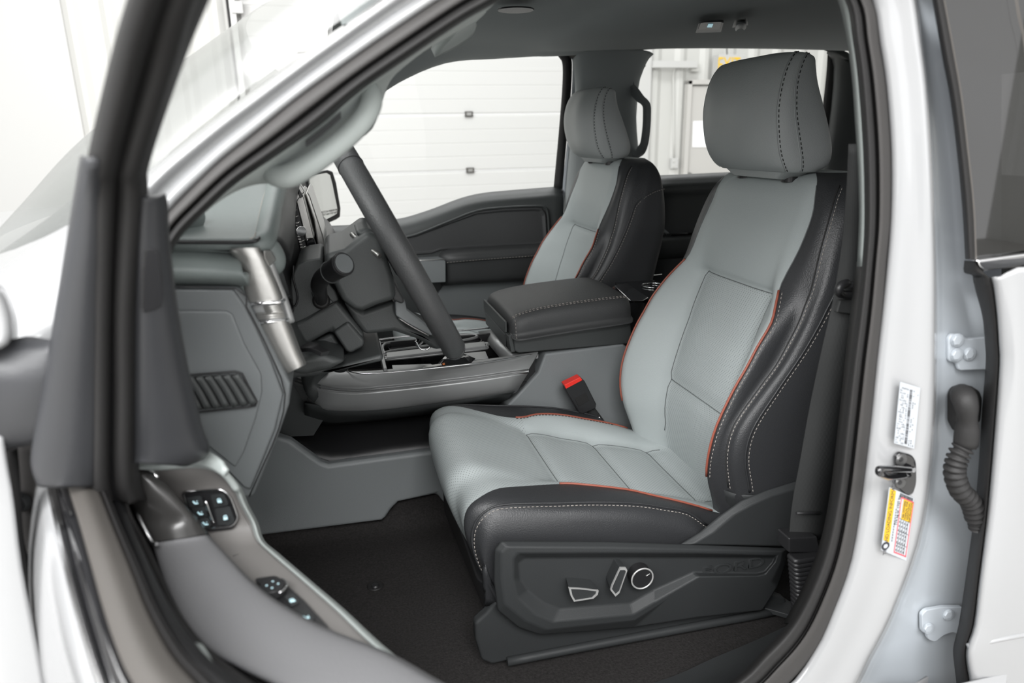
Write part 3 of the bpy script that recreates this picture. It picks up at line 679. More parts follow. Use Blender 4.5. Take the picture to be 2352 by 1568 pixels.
mk('jamb_bolt', body, lambda e: e.disc(T(43,1152,.676), (0,-1,0), .011, .006, 'pd', r2=.008), bevel=.001)
mk('jamb_harness', body, lambda e: e.tube([T(20,1030,.665),T(26,1100,.665),T(34,1230,.665),T(50,1300,.665),T(66,1340,.665),T(72,1400,.665)], .007, 'rub', n=8))
mk('rear_cab_corner', body, lambda e: e.box((2.05,.64,1.2), (.62,.12,1.25), 'white'), bevel=.03)
mk('roof_side_rail', body, lambda e: e.surf([[V((x,.60,1.86+d)),V((x,.585,1.83+d)),V((x,.60,1.80+d)),V((x,.66,1.79+d))] for x, d in [(.20,-.02),(.45,.0),(1.2,.005),(2.3,-.02)]], 'white', 3, 3), thick=.004)
mk('rocker_panel', body, lambda e: e.box((.25,.60,.52), (1.2,.08,.26), 'white'), bevel=.03)
# door striker
st_ = B(); st_.poly(roundpoly(Tp([(2050,1045),(2060,1034),(2088,1040),(2097,1055),(2098,1105),(2090,1130),(2075,1134),(2052,1112)], .634), .006), (0,-.006,0), 'gloss')
sk_ = st_.link('striker_plate', body, bevel=.002, label='gloss black striker plate')
mk('striker_bar', sk_, lambda e: e.tube([T(2095,1078,.626),T(2060,1077,.60),T(2024,1077,.585),T(2019,1082,.583),T(2024,1088,.585),T(2045,1094,.60),T(2085,1090,.626)], .0042, 'gloss', n=10))
for q in ((2070,1055),(2067,1108)):
    mk('striker_bolt', sk_, lambda e: (e.disc(T(*q,.627), (0,-1,0), .0080, .0025, 'bolt', r2=.0065), e.disc(T(*q,.6243), (0,-1,0), .0030, .0008, 'pdd', n=6)), bevel=.0006)
# white data label and tyre label on the pillar: flat stickers
def sticker(name, quad, y, m, label):
    e = B(); e.poly(Tp(quad, y), (0,-.0006,0), m); return e.link(name, body, label=label)
YL = .6275
s1 = sticker('data_label', [(2067,876),(2113,890),(2099,1030),(2053,1017)], YL, 'label', 'white printed data label')
ax = (T(2067,876,YL)-T(2053,1017,YL)); ay = (T(2113,890,YL)-T(2067,876,YL)); o0 = T(2053,1017,YL)
def lab_pt(a, c): return o0+ax*a+ay*c+V((0,-.0009,0))
mk('data_print', s1, lambda e: [e.poly([lab_pt(a, c), lab_pt(a+l, c), lab_pt(a+l, c+w_), lab_pt(a, c+w_)], (0,-.0002,0), 'ink')
   for c, w_, fill in [(.05,.02,.5),(.12,.02,.7),(.19,.02,.6),(.26,.018,.7),(.33,.018,.55),(.40,.018,.7),(.70,.02,.5),(.80,.02,.3),(.90,.025,.15)]
   for (a, l) in [(k/26+.02, .022*random.uniform(.5,1.3)) for k in range(24) if random.random() < fill]])
mk('barcode', s1, lambda e: [e.poly([lab_pt(a, .50), lab_pt(a+l, .50), lab_pt(a+l, .62), lab_pt(a, .62)], (0,-.0002,0), 'ink') for a, l in [(.04+k*.0145, random.choice([.004,.008,.010])) for k in range(62)]])
s2 = sticker('tire_label', [(2042,1118),(2099,1143),(2081,1287),(2023,1262)], YL, 'label', 'white and yellow tire and loading label')
ax2 = (T(2042,1118,YL)-T(2023,1262,YL)); ay2 = (T(2099,1143,YL)-T(2042,1118,YL)); o2_ = T(2023,1262,YL)
def l2(a, c, d=.0009): return o2_+ax2*a+ay2*c+V((0,-d,0))
def rect2(e, a0, a1, c0_, c1_, m, d=.0009): e.poly([l2(a0,c0_,d), l2(a1,c0_,d), l2(a1,c1_,d), l2(a0,c1_,d)], (0,-.0002,0), m)
mk('yellow_band', s2, lambda e: (rect2(e,.17,.99,.03,.26,'yel'), rect2(e,.60,.93,.60,.98,'yel')))
def fred(e):
    for a0, a1, c0_, c1_ in [(.04,.06,.50,.99),(.92,.94,.50,.99),(.04,.94,.49,.51),(.04,.94,.97,.99)]: rect2(e, a0, a1, c0_, c1_, 'redi', .0012)
mk('red_frame', s2, fred)
def fgrid(e):
    for a in (.20,.40,.60): rect2(e, a, a+.006, .51, .97, 'ink')
    for c in (.60,.70,.80,.88): rect2(e, .06, .60, c, c+.008, 'ink')
    for k in range(24): rect2(e, .93+.0, .99, .42+k*.022, .42+k*.022+random.choice([.006,.012]), 'ink', .0013)
    for c in (.35,):
        for k in range(12): a = .2+k*.045; rect2(e, a, a+.03, c, c+.02, 'ink')
    for c in (.55,.65,.75,.85):
        for k in range(8): a = .08+k*.065; rect2(e, a, a+.03, c, c+.02, 'ink')
mk('table_print', s2, fgrid)
R2 = frame3(ax2, -ay2)
zz = R2 @ V((0,0,1))
tt = text('t', 'TIRE AND LOADING INFORMATION', .0068, l2(.58,.145,.0012), R2, 'ink', s2, depth=.0001); tt.name = 'band_lettering'
tt = text('t', '774 kg or 1707 lbs.', .0055, l2(.72,.43,.0010), R2, 'ink', s2, depth=.0001); tt.name = 'load_lettering'
for k, w_ in enumerate(('SEE OWNERS','MANUAL FOR','ADDITIONAL','INFORMATION')):
    tt = text('t', w_, .0040, l2(.765,.655+k*.09,.0013), R2, 'ink', s2, depth=.0001); tt.name = 'notice_lettering'
mk('tire_emblem', s2, lambda e: (e.disc(l2(.09,.14,.0008), (0,-1,0), .0058, .0003, 'ink'), e.disc(l2(.09,.14,.0012), (0,-1,0), .0030, .0002, 'label')))
# wiring boot between pillar and rear door
bt = B(); bt.loops([roundpoly(Tp([(2173,905),(2180,887),(2205,878),(2232,885),(2240,905),(2236,960),(2205,990),(2185,988),(2173,965)], .655), .004), [p+V((0,-.014,0)) for p in roundpoly(Tp([(2177,908),(2184,892),(2206,884),(2230,890),(2236,908),(2232,958),(2204,983),(2188,982),(2177,962)], .655), .004)]], 'rub')
bo_ = bt.link('wiring_boot', body, bevel=.003, label='black rubber wiring boot')
mk('boot_elbow', bo_, lambda e: e.tube([T(2206,905,.64),T(2212,908,.615),T(2220,935,.605),T(2222,975,.605),T(2218,1020,.605)], .0125, 'rub', n=16, rad=[.8,1.0,1.1,1.0,.8,1.05,1.05]))
def fbel(e):
    P_ = cr([T(2218,1018,.605),T(2200,1050,.605),T(2193,1085,.605),T(2205,1125,.605),T(2228,1150,.607),T(2240,1185,.61),T(2244,1210,.612)], 12)
    N = len(P_); rr = [(.0125 if (i//2) % 2 == 0 else .0088)*(1 if i < N-10 else .8) for i in range(N)]
    e.tube([P_[0], P_[-1]], .01, 'rub', k=1) if False else None
    b0 = len(e.v); a = e.mi('rub'); n = 18; last = V((0,-1,0))
    for i, p in enumerate(P_):
        t = (P_[min(i+1,N-1)]-P_[max(i-1,0)]).normalized(); sd = t.cross(last).normalized(); u1 = sd.cross(t)
        for k in range(n):
            an = 2*math.pi*k/n; e.v.append(p+sd*math.cos(an)*rr[i]+u1*math.sin(an)*rr[i])
    for i in range(N-1):
        for k in range(n): e.face([b0+i*n+k, b0+i*n+(k+1)%n, b0+(i+1)*n+(k+1)%n, b0+(i+1)*n+k], a, True)
mk('boot_bellows', bo_, fbel)
# rear door hinges
def hinge(poly, bolts, hole=None):
    e = B(); e.poly(roundpoly(Tp(poly, .658), .004), (0,-.006,0), 'jamb'); h = e.link('door_hinge', body, bevel=.002, label='pale painted rear door hinge')
    for q in bolts: mk('hinge_bolt', h, lambda e: (e.disc(T(*q,.652), (0,-1,0), .0085, .004, 'jamb', r2=.0078), e.disc(T(*q,.648), (0,-1,0), .0065, .003, 'jamb', n=6)), bevel=.0008)
hinge([(2170,775),(2178,764),(2200,764),(2212,775),(2262,770),(2262,846),(2195,848),(2190,832),(2171,826)], [(2196,780),(2195,814),(2224,812)])
hinge([(2110,1405),(2120,1395),(2160,1388),(2205,1388),(2207,1455),(2180,1445),(2160,1452),(2140,1468),(2125,1462),(2122,1450),(2111,1445)], [(2176,1410),(2130,1441)])
# ================================================================== REAR DOOR (closed, exterior)
rd = empty('rear_door', T(2352,1400,.58), 'white closed rear door with tinted window and chrome belt strip at right', 'door')
LE = [(-60,2128,2155),(0,2141,2167),(125,2163,2190),(225,2182,2207),(350,2198,2222),(475,2210,2235),(595,2217,2240)]
mk('window_seal', rd, lambda e: e.surf([[T(a,y,.640),T(a+6,y,.612),T((a+c)/2+3,y,.606),T(c,y,.610)] for y, a, c in LE], 'rub', 3, 4))
mk('glass_edge_strip', rd, lambda e: e.surf([[T(c,y,.608),T(c+4,y,.607)] for y, a, c in LE], 'rubl', 1, 4))
mk('door_glass', rd, lambda e: e.surf([[T(c+4,y,.612),T(2352,y-20*(y>500),.612),V((1.62,.612,T(2352,y-20*(y>500),.612).z))] for y, a, c in LE], 'tint', 1, 3), label='dark tinted glass')
mk('glass_divider', rd, lambda e: e.surf([[T(2322,-60,.608),T(2330,-60,.606)],[T(2337,40,.608),T(2345,40,.606)],[T(2352,110,.608),T(2360,110,.606)],[T(2372,300,.608),T(2380,300,.606)]], 'rubl', 1, 3))
mk('chrome_strip', rd, lambda e: e.poly(Tp([(2244,597),(2352,583),(3900,480),(3900,500),(2352,612),(2262,624),(2250,612)], .602), (0,.01,0), 'chrome'), bevel=.003, label='chrome belt strip')
LS = [(637,2234,2277),(665,2240,2283),(725,2256,2290),(784,2262,2294),(834,2264,2296),(934,2256,2289),(1084,2247,2277),(1209,2234,2265),(1334,2217,2249),(1434,2202,2237),(1484,2190,2221),(1520,2191,2220),(1600,2200,2232),(1750,2210,2240)]
mk('door_edge_seal', rd, lambda e: e.surf([[T(a,y,.650),T(a+4,y,.622),T((a+c)/2,y,.604),T(c-4,y,.596),T(c,y,.600)] for y, a, c in LS], 'rub', 3, 4))
mk('seal_corner', rd, lambda e: e.surf([[T(2215,598,.63),T(2235,600,.606),T(2246,612,.60)],[T(2214,625,.63),T(2240,625,.604),T(2262,628,.598)],[T(2233,632,.63),T(2256,632,.602),T(2276,642,.596)],[T(2236,650,.63),T(2262,655,.602),T(2282,658,.596)]], 'rub', 3, 3))
mk('outer_skin', rd, lambda e: e.surf([[T(c-2,y,.602),T(c+4,y,.586),T(c+22,y,.579),T(2340,y+dy,.573),T(2385,y+dy,.572),T(2430,y+dy,.572),V((T(2430,y+dy,.572).x+.12,.572,T(2385,y+dy,.572).z)),V((1.3,.572,T(2385,y+dy,.572).z)),V((1.72,.572,T(2385,y+dy,.572).z))] for (y, a, c), dy in zip(LS, [-22,-10,0,0,0,0,0,0,0,0,0,0,0,0])], 'white', 2, 3), thick=.003)
mk('lower_skin', rd, lambda e: e.surf([[V((.70,.60,.93)),V((.72,.575,.93)),V((1.72,.572,.93))],[V((.72,.60,.60)),V((.74,.58,.58)),V((1.72,.58,.58))]], 'white', 2, 2), thick=.003)
mk('upper_frame', rd, lambda e: e.box((1.15,.625,1.795), (1.15,.02,.05), 'rub'), bevel=.006)
mk('skin_crease', rd, lambda e: e.tube([T(2222,1484,.588),T(2300,1466,.576),T(2400,1448,.572)], .0035, 'white', n=8))
# ================================================================== PASSENGER SIDE SHELL
mk('passenger_pillar_trim', body, lambda e: e.surf([[T(1322,128,2.37),T(1345,118,2.34),T(1400,112,2.32),T(1460,112,2.34),T(1492,118,2.38)],[T(1330,150,2.38),T(1342,140,2.34),T(1400,138,2.32),T(1450,138,2.34),T(1474,140,2.38)],[T(1333,215,2.38),T(1343,215,2.34),T(1395,212,2.32),T(1440,206,2.34),T(1452,204,2.38)],[T(1325,300,2.38),T(1336,300,2.34),T(1390,300,2.32),T(1438,300,2.34),T(1450,300,2.38)],[T(1310,450,2.38),T(1322,455,2.34),T(1385,460,2.32),T(1440,462,2.34),T(1470,462,2.38)],[T(1300,560,2.38),T(1312,600,2.34),T(1385,600,2.32),T(1470,600,2.34),T(1500,600,2.38)]], 'head', 3, 3), thick=.02)
mk('lower_pillar_cover', body, lambda e: e.poly(Tp([(1296,440),(1530,440),(1530,800),(1290,800)], 2.40), (0,.05,0), 'pdm'))
mk('pillar_grab_handle', body, lambda e: e.tube([T(1445,212,2.36),T(1452,206,2.33),T(1470,225,2.28),T(1484,240,2.27),T(1486,262,2.27),T(1484,300,2.27),T(1478,335,2.28),T(1466,350,2.32),T(1450,352,2.36)], 0, 'pg', prof=[(-.008,-.016),(.008,-.016),(.011,0),(.008,.016),(-.008,.016),(-.011,0)], up=(0,1,0), k=5), bevel=.002)
mk('passenger_rear_trim', body, lambda e: e.surf([[T(1905,112,2.40),T(1930,112,2.36),T(1980,140,2.30)],[T(1925,150,2.40),T(1940,150,2.36),T(1995,150,2.30)],[T(1912,300,2.40),T(1925,300,2.36),T(1995,300,2.30)],[T(1890,430,2.40),T(1900,430,2.36),T(1995,430,2.30)]], 'pdm', 3, 3), thick=.02)
def fdv(e):  # frame bars of the passenger doors
    e.surf([[T(1268,118,2.42),T(1280,112,2.40),T(1300,118,2.40)],[T(1284,132,2.42),T(1298,128,2.40),T(1311,133,2.40)],[T(1292,152,2.42),T(1303,152,2.40),T(1314,152,2.40)],[T(1290,220,2.42),T(1300,220,2.40),T(1311,220,2.40)],[T(1280,340,2.42),T(1290,340,2.40),T(1300,340,2.40)],[T(1270,445,2.42),T(1280,445,2.40),T(1291,445,2.40)]], 'rub', 3, 4)
pdoor = empty('passenger_door', (.5,2.42,.8), 'dark passenger front door panel with padded armrest under a bright window', 'door')
mk('window_frame', pdoor, fdv, thick=.012)
mk('frame_edge', body, lambda e: e.surf([[T(1300,116,2.405),T(1312,118,2.40)],[T(1312,132,2.405),T(1322,134,2.40)],[T(1316,155,2.405),T(1323,158,2.40)],[T(1312,230,2.405),T(1321,230,2.40)],[T(1301,345,2.405),T(1310,345,2.40)],[T(1292,445,2.405),T(1300,445,2.40)],[T(1288,620,2.405),T(1297,620,2.40)]], 'jamb', 1, 4), thick=.01)
mk('frame_seal', body, lambda e: e.surf([[T(1290,121,2.40),T(1300,113,2.38),T(1316,117,2.375),T(1326,126,2.385)],[T(1306,130,2.40),T(1316,124,2.38),T(1326,133,2.375),T(1333,142,2.385)],[T(1320,152,2.40),T(1325,150,2.38),T(1331,158,2.375),T(1334,166,2.385)],[T(1321,220,2.40),T(1325,220,2.38),T(1329,222,2.375),T(1333,224,2.385)],[T(1310,345,2.40),T(1314,345,2.38),T(1318,347,2.375),T(1323,349,2.385)],[T(1299,450,2.40),T(1303,450,2.38),T(1307,450,2.375),T(1312,450,2.385)]], 'rubl', 2, 4))
# front door panel
top = [(470,545),(700,533),(800,530),(905,517),(945,509),(1000,491),(1060,468),(1110,456),(1180,449),(1230,445),(1290,440)]
def fpd(e):
    rows = [[T(x,y,2.43) for x, y in top], [T(x,y+3,2.41) for x, y in top], [T(x,y+14,2.385) for x, y in top], [T(x,y+26,2.375) for x, y in top],
            [T(x,560+.4*(y-500)+0,2.375) for x, y in top], [T(x,640,2.375) for x, y in top], [T(x,700,2.375) for x, y in top], [T(x,820,2.385) for x, y in top]]
    e.surf(rows, 'pdm', 3, 3)
mk('door_panel', pdoor, fpd, thick=.02, toff=1)
mk('belt_seal', pdoor, lambda e: e.tube([T(x,y-1,2.415) for x, y in top], .0035, 'rub', n=6))
ins = [(905,550),(950,543),(1024,513),(1095,486),(1160,479),(1231,476),(1246,478),(1254,490),(1258,555),(1236,562),(1124,566),(1010,574),(990,582),(905,588)]
mk('padded_insert', pdoor, lambda e: e.loops([Tp(ins,2.350), [p+V((0,-.004,0)) for p in Tp([(x+(1080-x)*.012, y+(540-y)*.05) for x, y in ins],2.350)], [p+V((0,.002,0)) for p in Tp([(x+(1080-x)*.05, y+(540-y)*.13) for x, y in ins],2.350)]], 'ldm', cap0=False), bevel=.003, angle=10)
mk('trim_rim', pdoor, lambda e: e.tube(Tp([(905,547),(950,540),(1024,511),(1095,484),(1160,476),(1231,473),(1250,476),(1258,490),(1262,556)],2.347), .0035, 'pdm', n=8))
ar = [(1000,583),(1010,577),(1124,567),(1256,560),(1260,575),(1240,590),(1124,598),(1026,606),(1004,598)]
def far_(e):
    rows = []
    for k, x in enumerate([1002,1020,1060,1120,1190,1262]):
        yt = [582,575,571,567,563,559][k]; yb = [600,606,603,598,593,588][k]; y3 = [640,656,653,650,646,642][k]; y0 = [2.37,2.30,2.28,2.28,2.28,2.28][k]
        rows.append([T(x,yt-3,2.372), T(x,yt,y0+.05), T(x,(yt*.6+yb*.4),y0+.005), T(x,yb-3,y0), T(x,yb+1,y0+.004), T(x,(yb+y3)/2,y0+.01), T(x,y3-4,y0+.02), T(x,y3,y0+.06)])
    e.surf(rows, 'ldm', 3, 4)
am = mk('armrest', pdoor, far_)
mk('stitching', am, lambda e: e.stitch([T(x,y-3,2.276) for x, y in [(1026,606),(1060,603),(1120,598),(1190,593),(1245,589)]], 'thr', L=.006, gap=.004))
plate('pull_handle', pdoor, [(930,602),(1020,596),(1024,600),(1024,648),(968,651),(940,640)], 2.28, .08, 'pg', .003, label='grey door pull block')
mk('handle_chrome_line', pdoor, lambda e: e.tube(Tp([(930,600),(1022,595)],2.277), .0018, 'satin', k=1, n=6))
plate('lower_panel', pdoor, [(1016,656),(1215,643),(1260,640),(1260,800),(960,800),(994,694)], 2.345, .02, 'pg', .004, label='grey lower door panel')
plate('map_pocket', pdoor, [(940,652),(1018,655),(994,694),(960,800),(900,800),(900,660)], 2.36, .012, 'pdd')
mk('lock_pin', pdoor, lambda e: (e.tube([T(1231,444,2.40),T(1231,437,2.40)], .004, 'pdd', rad=[1,.6], n=8, k=1), e.disc(T(1231,445,2.395), (0,0,1), .008, .002, 'pdd')))
mk('side_glass', pdoor, lambda e: e.surf([[T(560,560,2.445),T(1290,460,2.445)],[T(820,250,2.43),T(1300,230,2.43)],[T(900,120,2.42),T(1300,110,2.42)]], 'glass', 1, 3), label='clear front door glass')
# passenger side mirror outside the glass
mp = [(696,402),(708,396),(752,390),(764,394),(772,420),(782,478),(781,498),(772,504),(742,517),(730,512),(716,470)]
mn = V((.70,-.71,.02)).normalized(); mo = T(745,450,2.62)
def TM(px, py, d=0): r = ray(px, py); return EYE + r*(((mo-EYE).dot(mn)+d)/r.dot(mn))
mk('mirror_housing', pdoor, lambda e: e.loops([[TM(x,y,.004) for x, y in mp], [TM(x,y,-.004) for x, y in mp], [mo+(TM(x,y,-.004)-mo)*.8-mn*.07 for x, y in mp]], 'pdd'), bevel=.006, seg=3)
mg = [(702,405),(750,397),(758,402),(764,425),(775,480),(774,490),(768,494),(745,506),(738,500),(722,465)]
mk('mirror_glass', pdoor, lambda e: e.poly([TM(x,y,.006) for x, y in mg], mn*-.003, 'mirror'), label='mirror reflecting the bright shop wall')
rmir = frame3(TM(780,484)-TM(738,492), TM(738,470)-TM(738,490))
for k, w_ in enumerate(('OBJECTS IN MIRROR ARE','CLOSER THAN THEY APPEAR')):
    tt = text('t', w_, .010, TM(756+k, 485+k*6, .008), rmir, 'rubl', pdoor, depth=.0001, sx=.8); tt.name = 'mirror_lettering'
mk('mirror_foot', pdoor, lambda e: e.tube([T(735,508,2.66),T(720,525,2.60),T(700,540,2.48)], .022, 'pdd', n=12))
# passenger rear door
prd = empty('passenger_rear_door', (1.4,2.42,.8), 'dark passenger rear door panel seen between the two front seats', 'door')
mk('door_panel', prd, lambda e: e.surf([[T(x,y+d,Y) for x, y in [(1495,416),(1600,411),(1700,406),(1950,396)]] for d, Y in [(0,2.43),(3,2.40),(12,2.385),(22,2.375),(40,2.385),(120,2.388),(220,2.39),(400,2.40)]], 'pdm', 2, 3), thick=.02, toff=1)
mk('armrest', prd, lambda e: e.surf([[T(x,y+d,Y) for x, y in [(1500,545),(1560,541),(1620,536),(1750,528)]] for d, Y in [(-3,2.38),(0,2.33),(6,2.29),(14,2.285),(45,2.30),(52,2.38)]], 'pdm', 2, 3), thick=.01)
mk('switch_block', prd, lambda e: e.poly([T(1530,540,2.33),T(1552,538,2.36),T(1600,534,2.36),T(1580,538,2.32)], (0,0,.006), 'gloss'), bevel=.001)
mk('door_latch_handle', prd, lambda e: e.tube([T(1500,528,2.37),T(1521,530,2.365),T(1540,548,2.36),T(1556,572,2.36)], .010, 'pg', n=8))
mk('window_frame', prd, lambda e: (e.surf([[T(1470,112,2.42),T(1478,150,2.40),T(1464,150,2.39)],[T(1474,140,2.42),T(1478,150,2.40),T(1468,142,2.39)],[T(1462,205,2.42),T(1466,205,2.40),T(1452,205,2.39)],[T(1456,300,2.42),T(1460,300,2.40),T(1446,300,2.39)],[T(1448,420,2.42),T(1452,420,2.40),T(1438,420,2.39)]], 'rub', 2, 3),
    e.surf([[T(1870,104,2.42),T(1890,100,2.40),T(1925,106,2.39)],[T(1897,112,2.42),T(1915,108,2.40),T(1932,120,2.39)],[T(1902,130,2.42),T(1920,130,2.40),T(1936,132,2.39)],[T(1896,210,2.42),T(1912,210,2.40),T(1930,212,2.39)],[T(1880,330,2.42),T(1896,330,2.40),T(1915,330,2.39)],[T(1866,415,2.42),T(1880,415,2.40),T(1900,415,2.39)]], 'rub', 2, 3)), thick=.01)
mk('side_glass', prd, lambda e: e.surf([[T(1450,440,2.445),T(1900,430,2.445)],[T(1455,100,2.43),T(1910,95,2.43)]], 'glass', 1, 1), label='clear rear door glass')
# ================================================================== CENTRE CONSOLE
con = empty('centre_console', (.4,1.58,.79), 'grey centre console with open tray, cup holders and satin side rail', 'console')
YC = 1.44
# storage bin side, pale grey, sitting on the tunnel
plate('lower_side_panel', con, [(560,1020),(640,1003),(668,1012),(700,1035),(738,1062),(755,1068),(995,1036),(1120,1020),(1120,1110),(1058,1165),(1022,1160),(1003,1136),(915,1154),(900,1170),(886,1190),(878,1197),(600,1232),(540,1240)], 1.40, .03, 'pg', .010, seg=3, label='grey lower side panel')
mk('lower_bin_floor', con, lambda e: (e.surf([[T(x,y,Y) for x, y in [(630,1000),(760,1062),(900,1045),(1060,1028),(1200,1015)]] for Y, y0 in [(1.42,0)]]+[[V((x,1.50,.985)) for x in (-.17,-.05,.06,.18,.3)],[V((x,1.62,1.0)) for x in (-.17,-.05,.06,.18,.3)],[V((x,1.72,1.02)) for x in (-.17,-.05,.06,.18,.3)]], 'pdd', 3, 3)), thick=.004)
mk('bin_mat_edge', con, lambda e: e.tube([T(742,1057,1.47),T(800,1043,1.48),(T(860,1034,1.48)),T(990,1033,1.48)], .005, 'rub', n=8))
mk('bin_back_wall', con, lambda e: e.poly(Tp([(640,860),(1250,840),(1250,1010),(1000,985),(960,975),(700,1010),(640,1010)], 1.56), (0,.02,0), 'carpet'))
# main side body under the armrest
plate('side_panel', con, [(1165,932),(1200,895),(1236,855),(1252,812),(1300,806),(1432,790),(1470,820),(1520,1000),(1500,1010),(1380,1000),(1160,1000)], YC-.005, .10, 'pg', .006, label='grey console side panel')
# satin rail: sloping top band and lower band
def frail(e):
    tp = [(700,862),(740,858),(775,856),(800,860),(860,858),(950,850),(1100,834),(1236,814)]
    md = [(668,868),(700,880),(760,893),(820,897),(870,893),(960,884),(1090,869),(1213,851)]
    bt_ = [(680,905),(722,922),(745,931),(790,934),(870,931),(960,920),(1080,903),(1193,883)]
    lo = [(690,915),(722,926),(745,934),(790,938),(870,936),(960,927),(1080,912),(1183,897)]
    # corner wraps inward at the front
    yy0 = [1.50,1.47,1.45,1.44,1.44,1.44,1.44,1.44]; yy1 = [1.49,1.44,1.415,1.405,1.40,1.40,1.40,1.405]
    rows = [[T(*p, y+.012) for p, y in zip(tp, yy0)], [T(*p, y) for p, y in zip(tp, yy0)], [T(p[0]*.5+q[0]*.5, p[1]*.5+q[1]*.5, (y+y1)/2-.004) for p, q, y, y1 in zip(tp, md, yy0, yy1)], [T(*p, y) for p, y in zip(md, yy1)], [T(*p, y) for p, y in zip(md, yy1)], [T(*p, y+.004) for p, y in zip(bt_, yy1)], [T(*p, y+.02) for p, y in zip(lo, yy1)]]
    e.surf(rows, 'satd', 3, 4)
mk('side_rail', con, frail, thick=.006, label='satin dark grey side rail')
mk('rail_lower_lip', con, lambda e: e.surf([[T(700,925,1.43),T(745,934,1.415),T(790,938,1.41),T(960,927,1.41),T(1183,899,1.41)],[T(700,940,1.44),T(745,950,1.425),T(790,955,1.42),T(960,945,1.42),T(1173,908,1.42)],[T(700,965,1.50),T(745,975,1.50),T(790,975,1.50),T(960,955,1.50),T(1165,925,1.50)]], 'pdm', 3, 3), thick=.004)
ZT = 1.147
ch = [TZ(788,846,ZT),TZ(800,852,ZT),TZ(830,858,ZT),TZ(870,857,ZT),TZ(960,849,ZT),TZ(1100,833,ZT),TZ(1237,812,ZT)]
mk('rail_chrome_edge', con, lambda e: e.tube(ch, .0013, 'chrome', n=8), label='thin chrome edge')
chf = [TZ(842,784,ZT),TZ(900,776,ZT),TZ(1010,764,ZT),TZ(1134,752,ZT)]
mk('far_chrome_edge', con, lambda e: e.tube([TZ(842,786,ZT)]+chf, .0020, 'chrome', n=8))
# tray deck with walls, pockets and rails
ya, yb_ = 1.445, 1.66
def ZX(px, py): return TZ(px, py, ZT)
mk('tray_deck', con, lambda e: e.poly([ZX(1128,757),ZX(1180,818),ZX(1237,812),ZX(1190,752)], (0,0,-.012), 'satd'), bevel=.002)
mk('tray_step', con, lambda e: e.surf([[TZ(1110,790,1.120),TZ(1132,823,1.120)],[TZ(1126,762,1.140),TZ(1178,818,1.140)]] and [[TZ(1100,762,1.118),TZ(1150,822,1.118)],[TZ(1128,758,1.144),TZ(1180,819,1.144)]], 'satd', 1, 1), thick=.003)
mk('tray_divider', con, lambda e: e.poly([ZX(866,783),ZX(880,846),ZX(889,845),ZX(874,782)], (0,0,-.02), 'satd'), bevel=.002)
mk('tray_floor', con, lambda e: e.box((.16,1.555,1.075), (.52,.22,.01), 'pdd'))
mk('tray_wall', con, lambda e: (e.box((.16,1.66,1.105), (.52,.008,.07), 'pdd'), e.box((.16,1.452,1.105), (.50,.006,.06), 'pdd'), e.box((-.09,1.555,1.105), (.006,.22,.06), 'pdd')))
mk('cup_surround', con, lambda e: [e.tube([TZ(*p, 1.138) for p in q], .0036, 'satd', n=8, k=4, closed=True) for q in ([(885,789),(960,780),(1062,768),(1096,772),(1062,782),(900,806),(884,812)],[(888,815),(1010,802),(1112,788),(1117,795),(1110,801),(1010,813),(895,825),(889,822)])])
mk('pocket_rail', con, lambda e: [e.surf([[TZ(a,b_,1.140),TZ(c,d,1.140)],[TZ(a2,b2,1.140),TZ(c2,d2,1.140)]], 'satd', 1, 1) for a,b_,c,d,a2,b2,c2,d2 in [(888,815,888,826,1112,789,1116,799),(900,838,902,848,990,835,1000,842),(1050,812,1062,828,1115,806,1122,822)]], thick=.006, bevel=.001)
for q in ((930,797),(1070,783)):
    mk('cup_holder', con, lambda e: (e.disc(TZ(*q,1.128), (0,0,-1), .038, .05, 'pdd'), e.tube([TZ(*q,1.130)+V((.039*math.cos(a),.039*math.sin(a),0)) for a in [i*math.pi/12 for i in range(24)]], .0022, 'gloss', closed=True, k=1, n=6)))
mk('shift_boot', con, lambda e: (e.loops([roundpoly([TZ(x,y,1.142) for x, y in [(1000,842),(1012,826),(1060,818),(1095,822),(1080,836)]], .01,4), [p+V((0,0,.012)) for p in roundpoly([TZ(x,y,1.142) for x, y in [(1015,838),(1022,829),(1056,823),(1075,826),(1066,833)]], .008,4)]], 'gloss'), ), bevel=.002)
mk('shift_lever', con, lambda e: e.tube([T(1052,828,1.49),T(1035,796,1.49),T(1012,750,1.49),T(995,730,1.49)], 0, 'gloss', prof=[(-.010,-.008),(.010,-.008),(.008,.008),(-.008,.008)], up=(0,1,0)), bevel=.002)
mk('shift_knob', con, lambda e: e.surf([[T(x+dx, y+dy, Y) for dx, dy, Y in ring_] for x, y, s_ in [(958,795,.4),(965,780,1),(968,760,1.1),(972,735,1.0),(975,722,.4)] for ring_ in [[( -10*s_,-2*s_,1.49),(0,-4*s_,1.46),(12*s_,0,1.49),(4*s_,5*s_,1.53)]]], 'gloss', 5, 5, cu=True), label='gloss black shift knob')
mk('shift_chrome', con, lambda e: e.tube(Tp([(955,783),(965,800),(978,803),(988,797)],1.455), .0022, 'chrome', n=8))
mk('gear_indicator', con, lambda e: (e.poly([TZ(970,841,1.150),TZ(1013,836,1.150),TZ(1015,839,1.150),TZ(972,844,1.150)], (0,0,.001), 'satin'), e.poly([TZ(1016,835,1.150),TZ(1021,834,1.150),TZ(1022,837,1.150),TZ(1017,838,1.150)], (0,0,.0015), 'orange')))
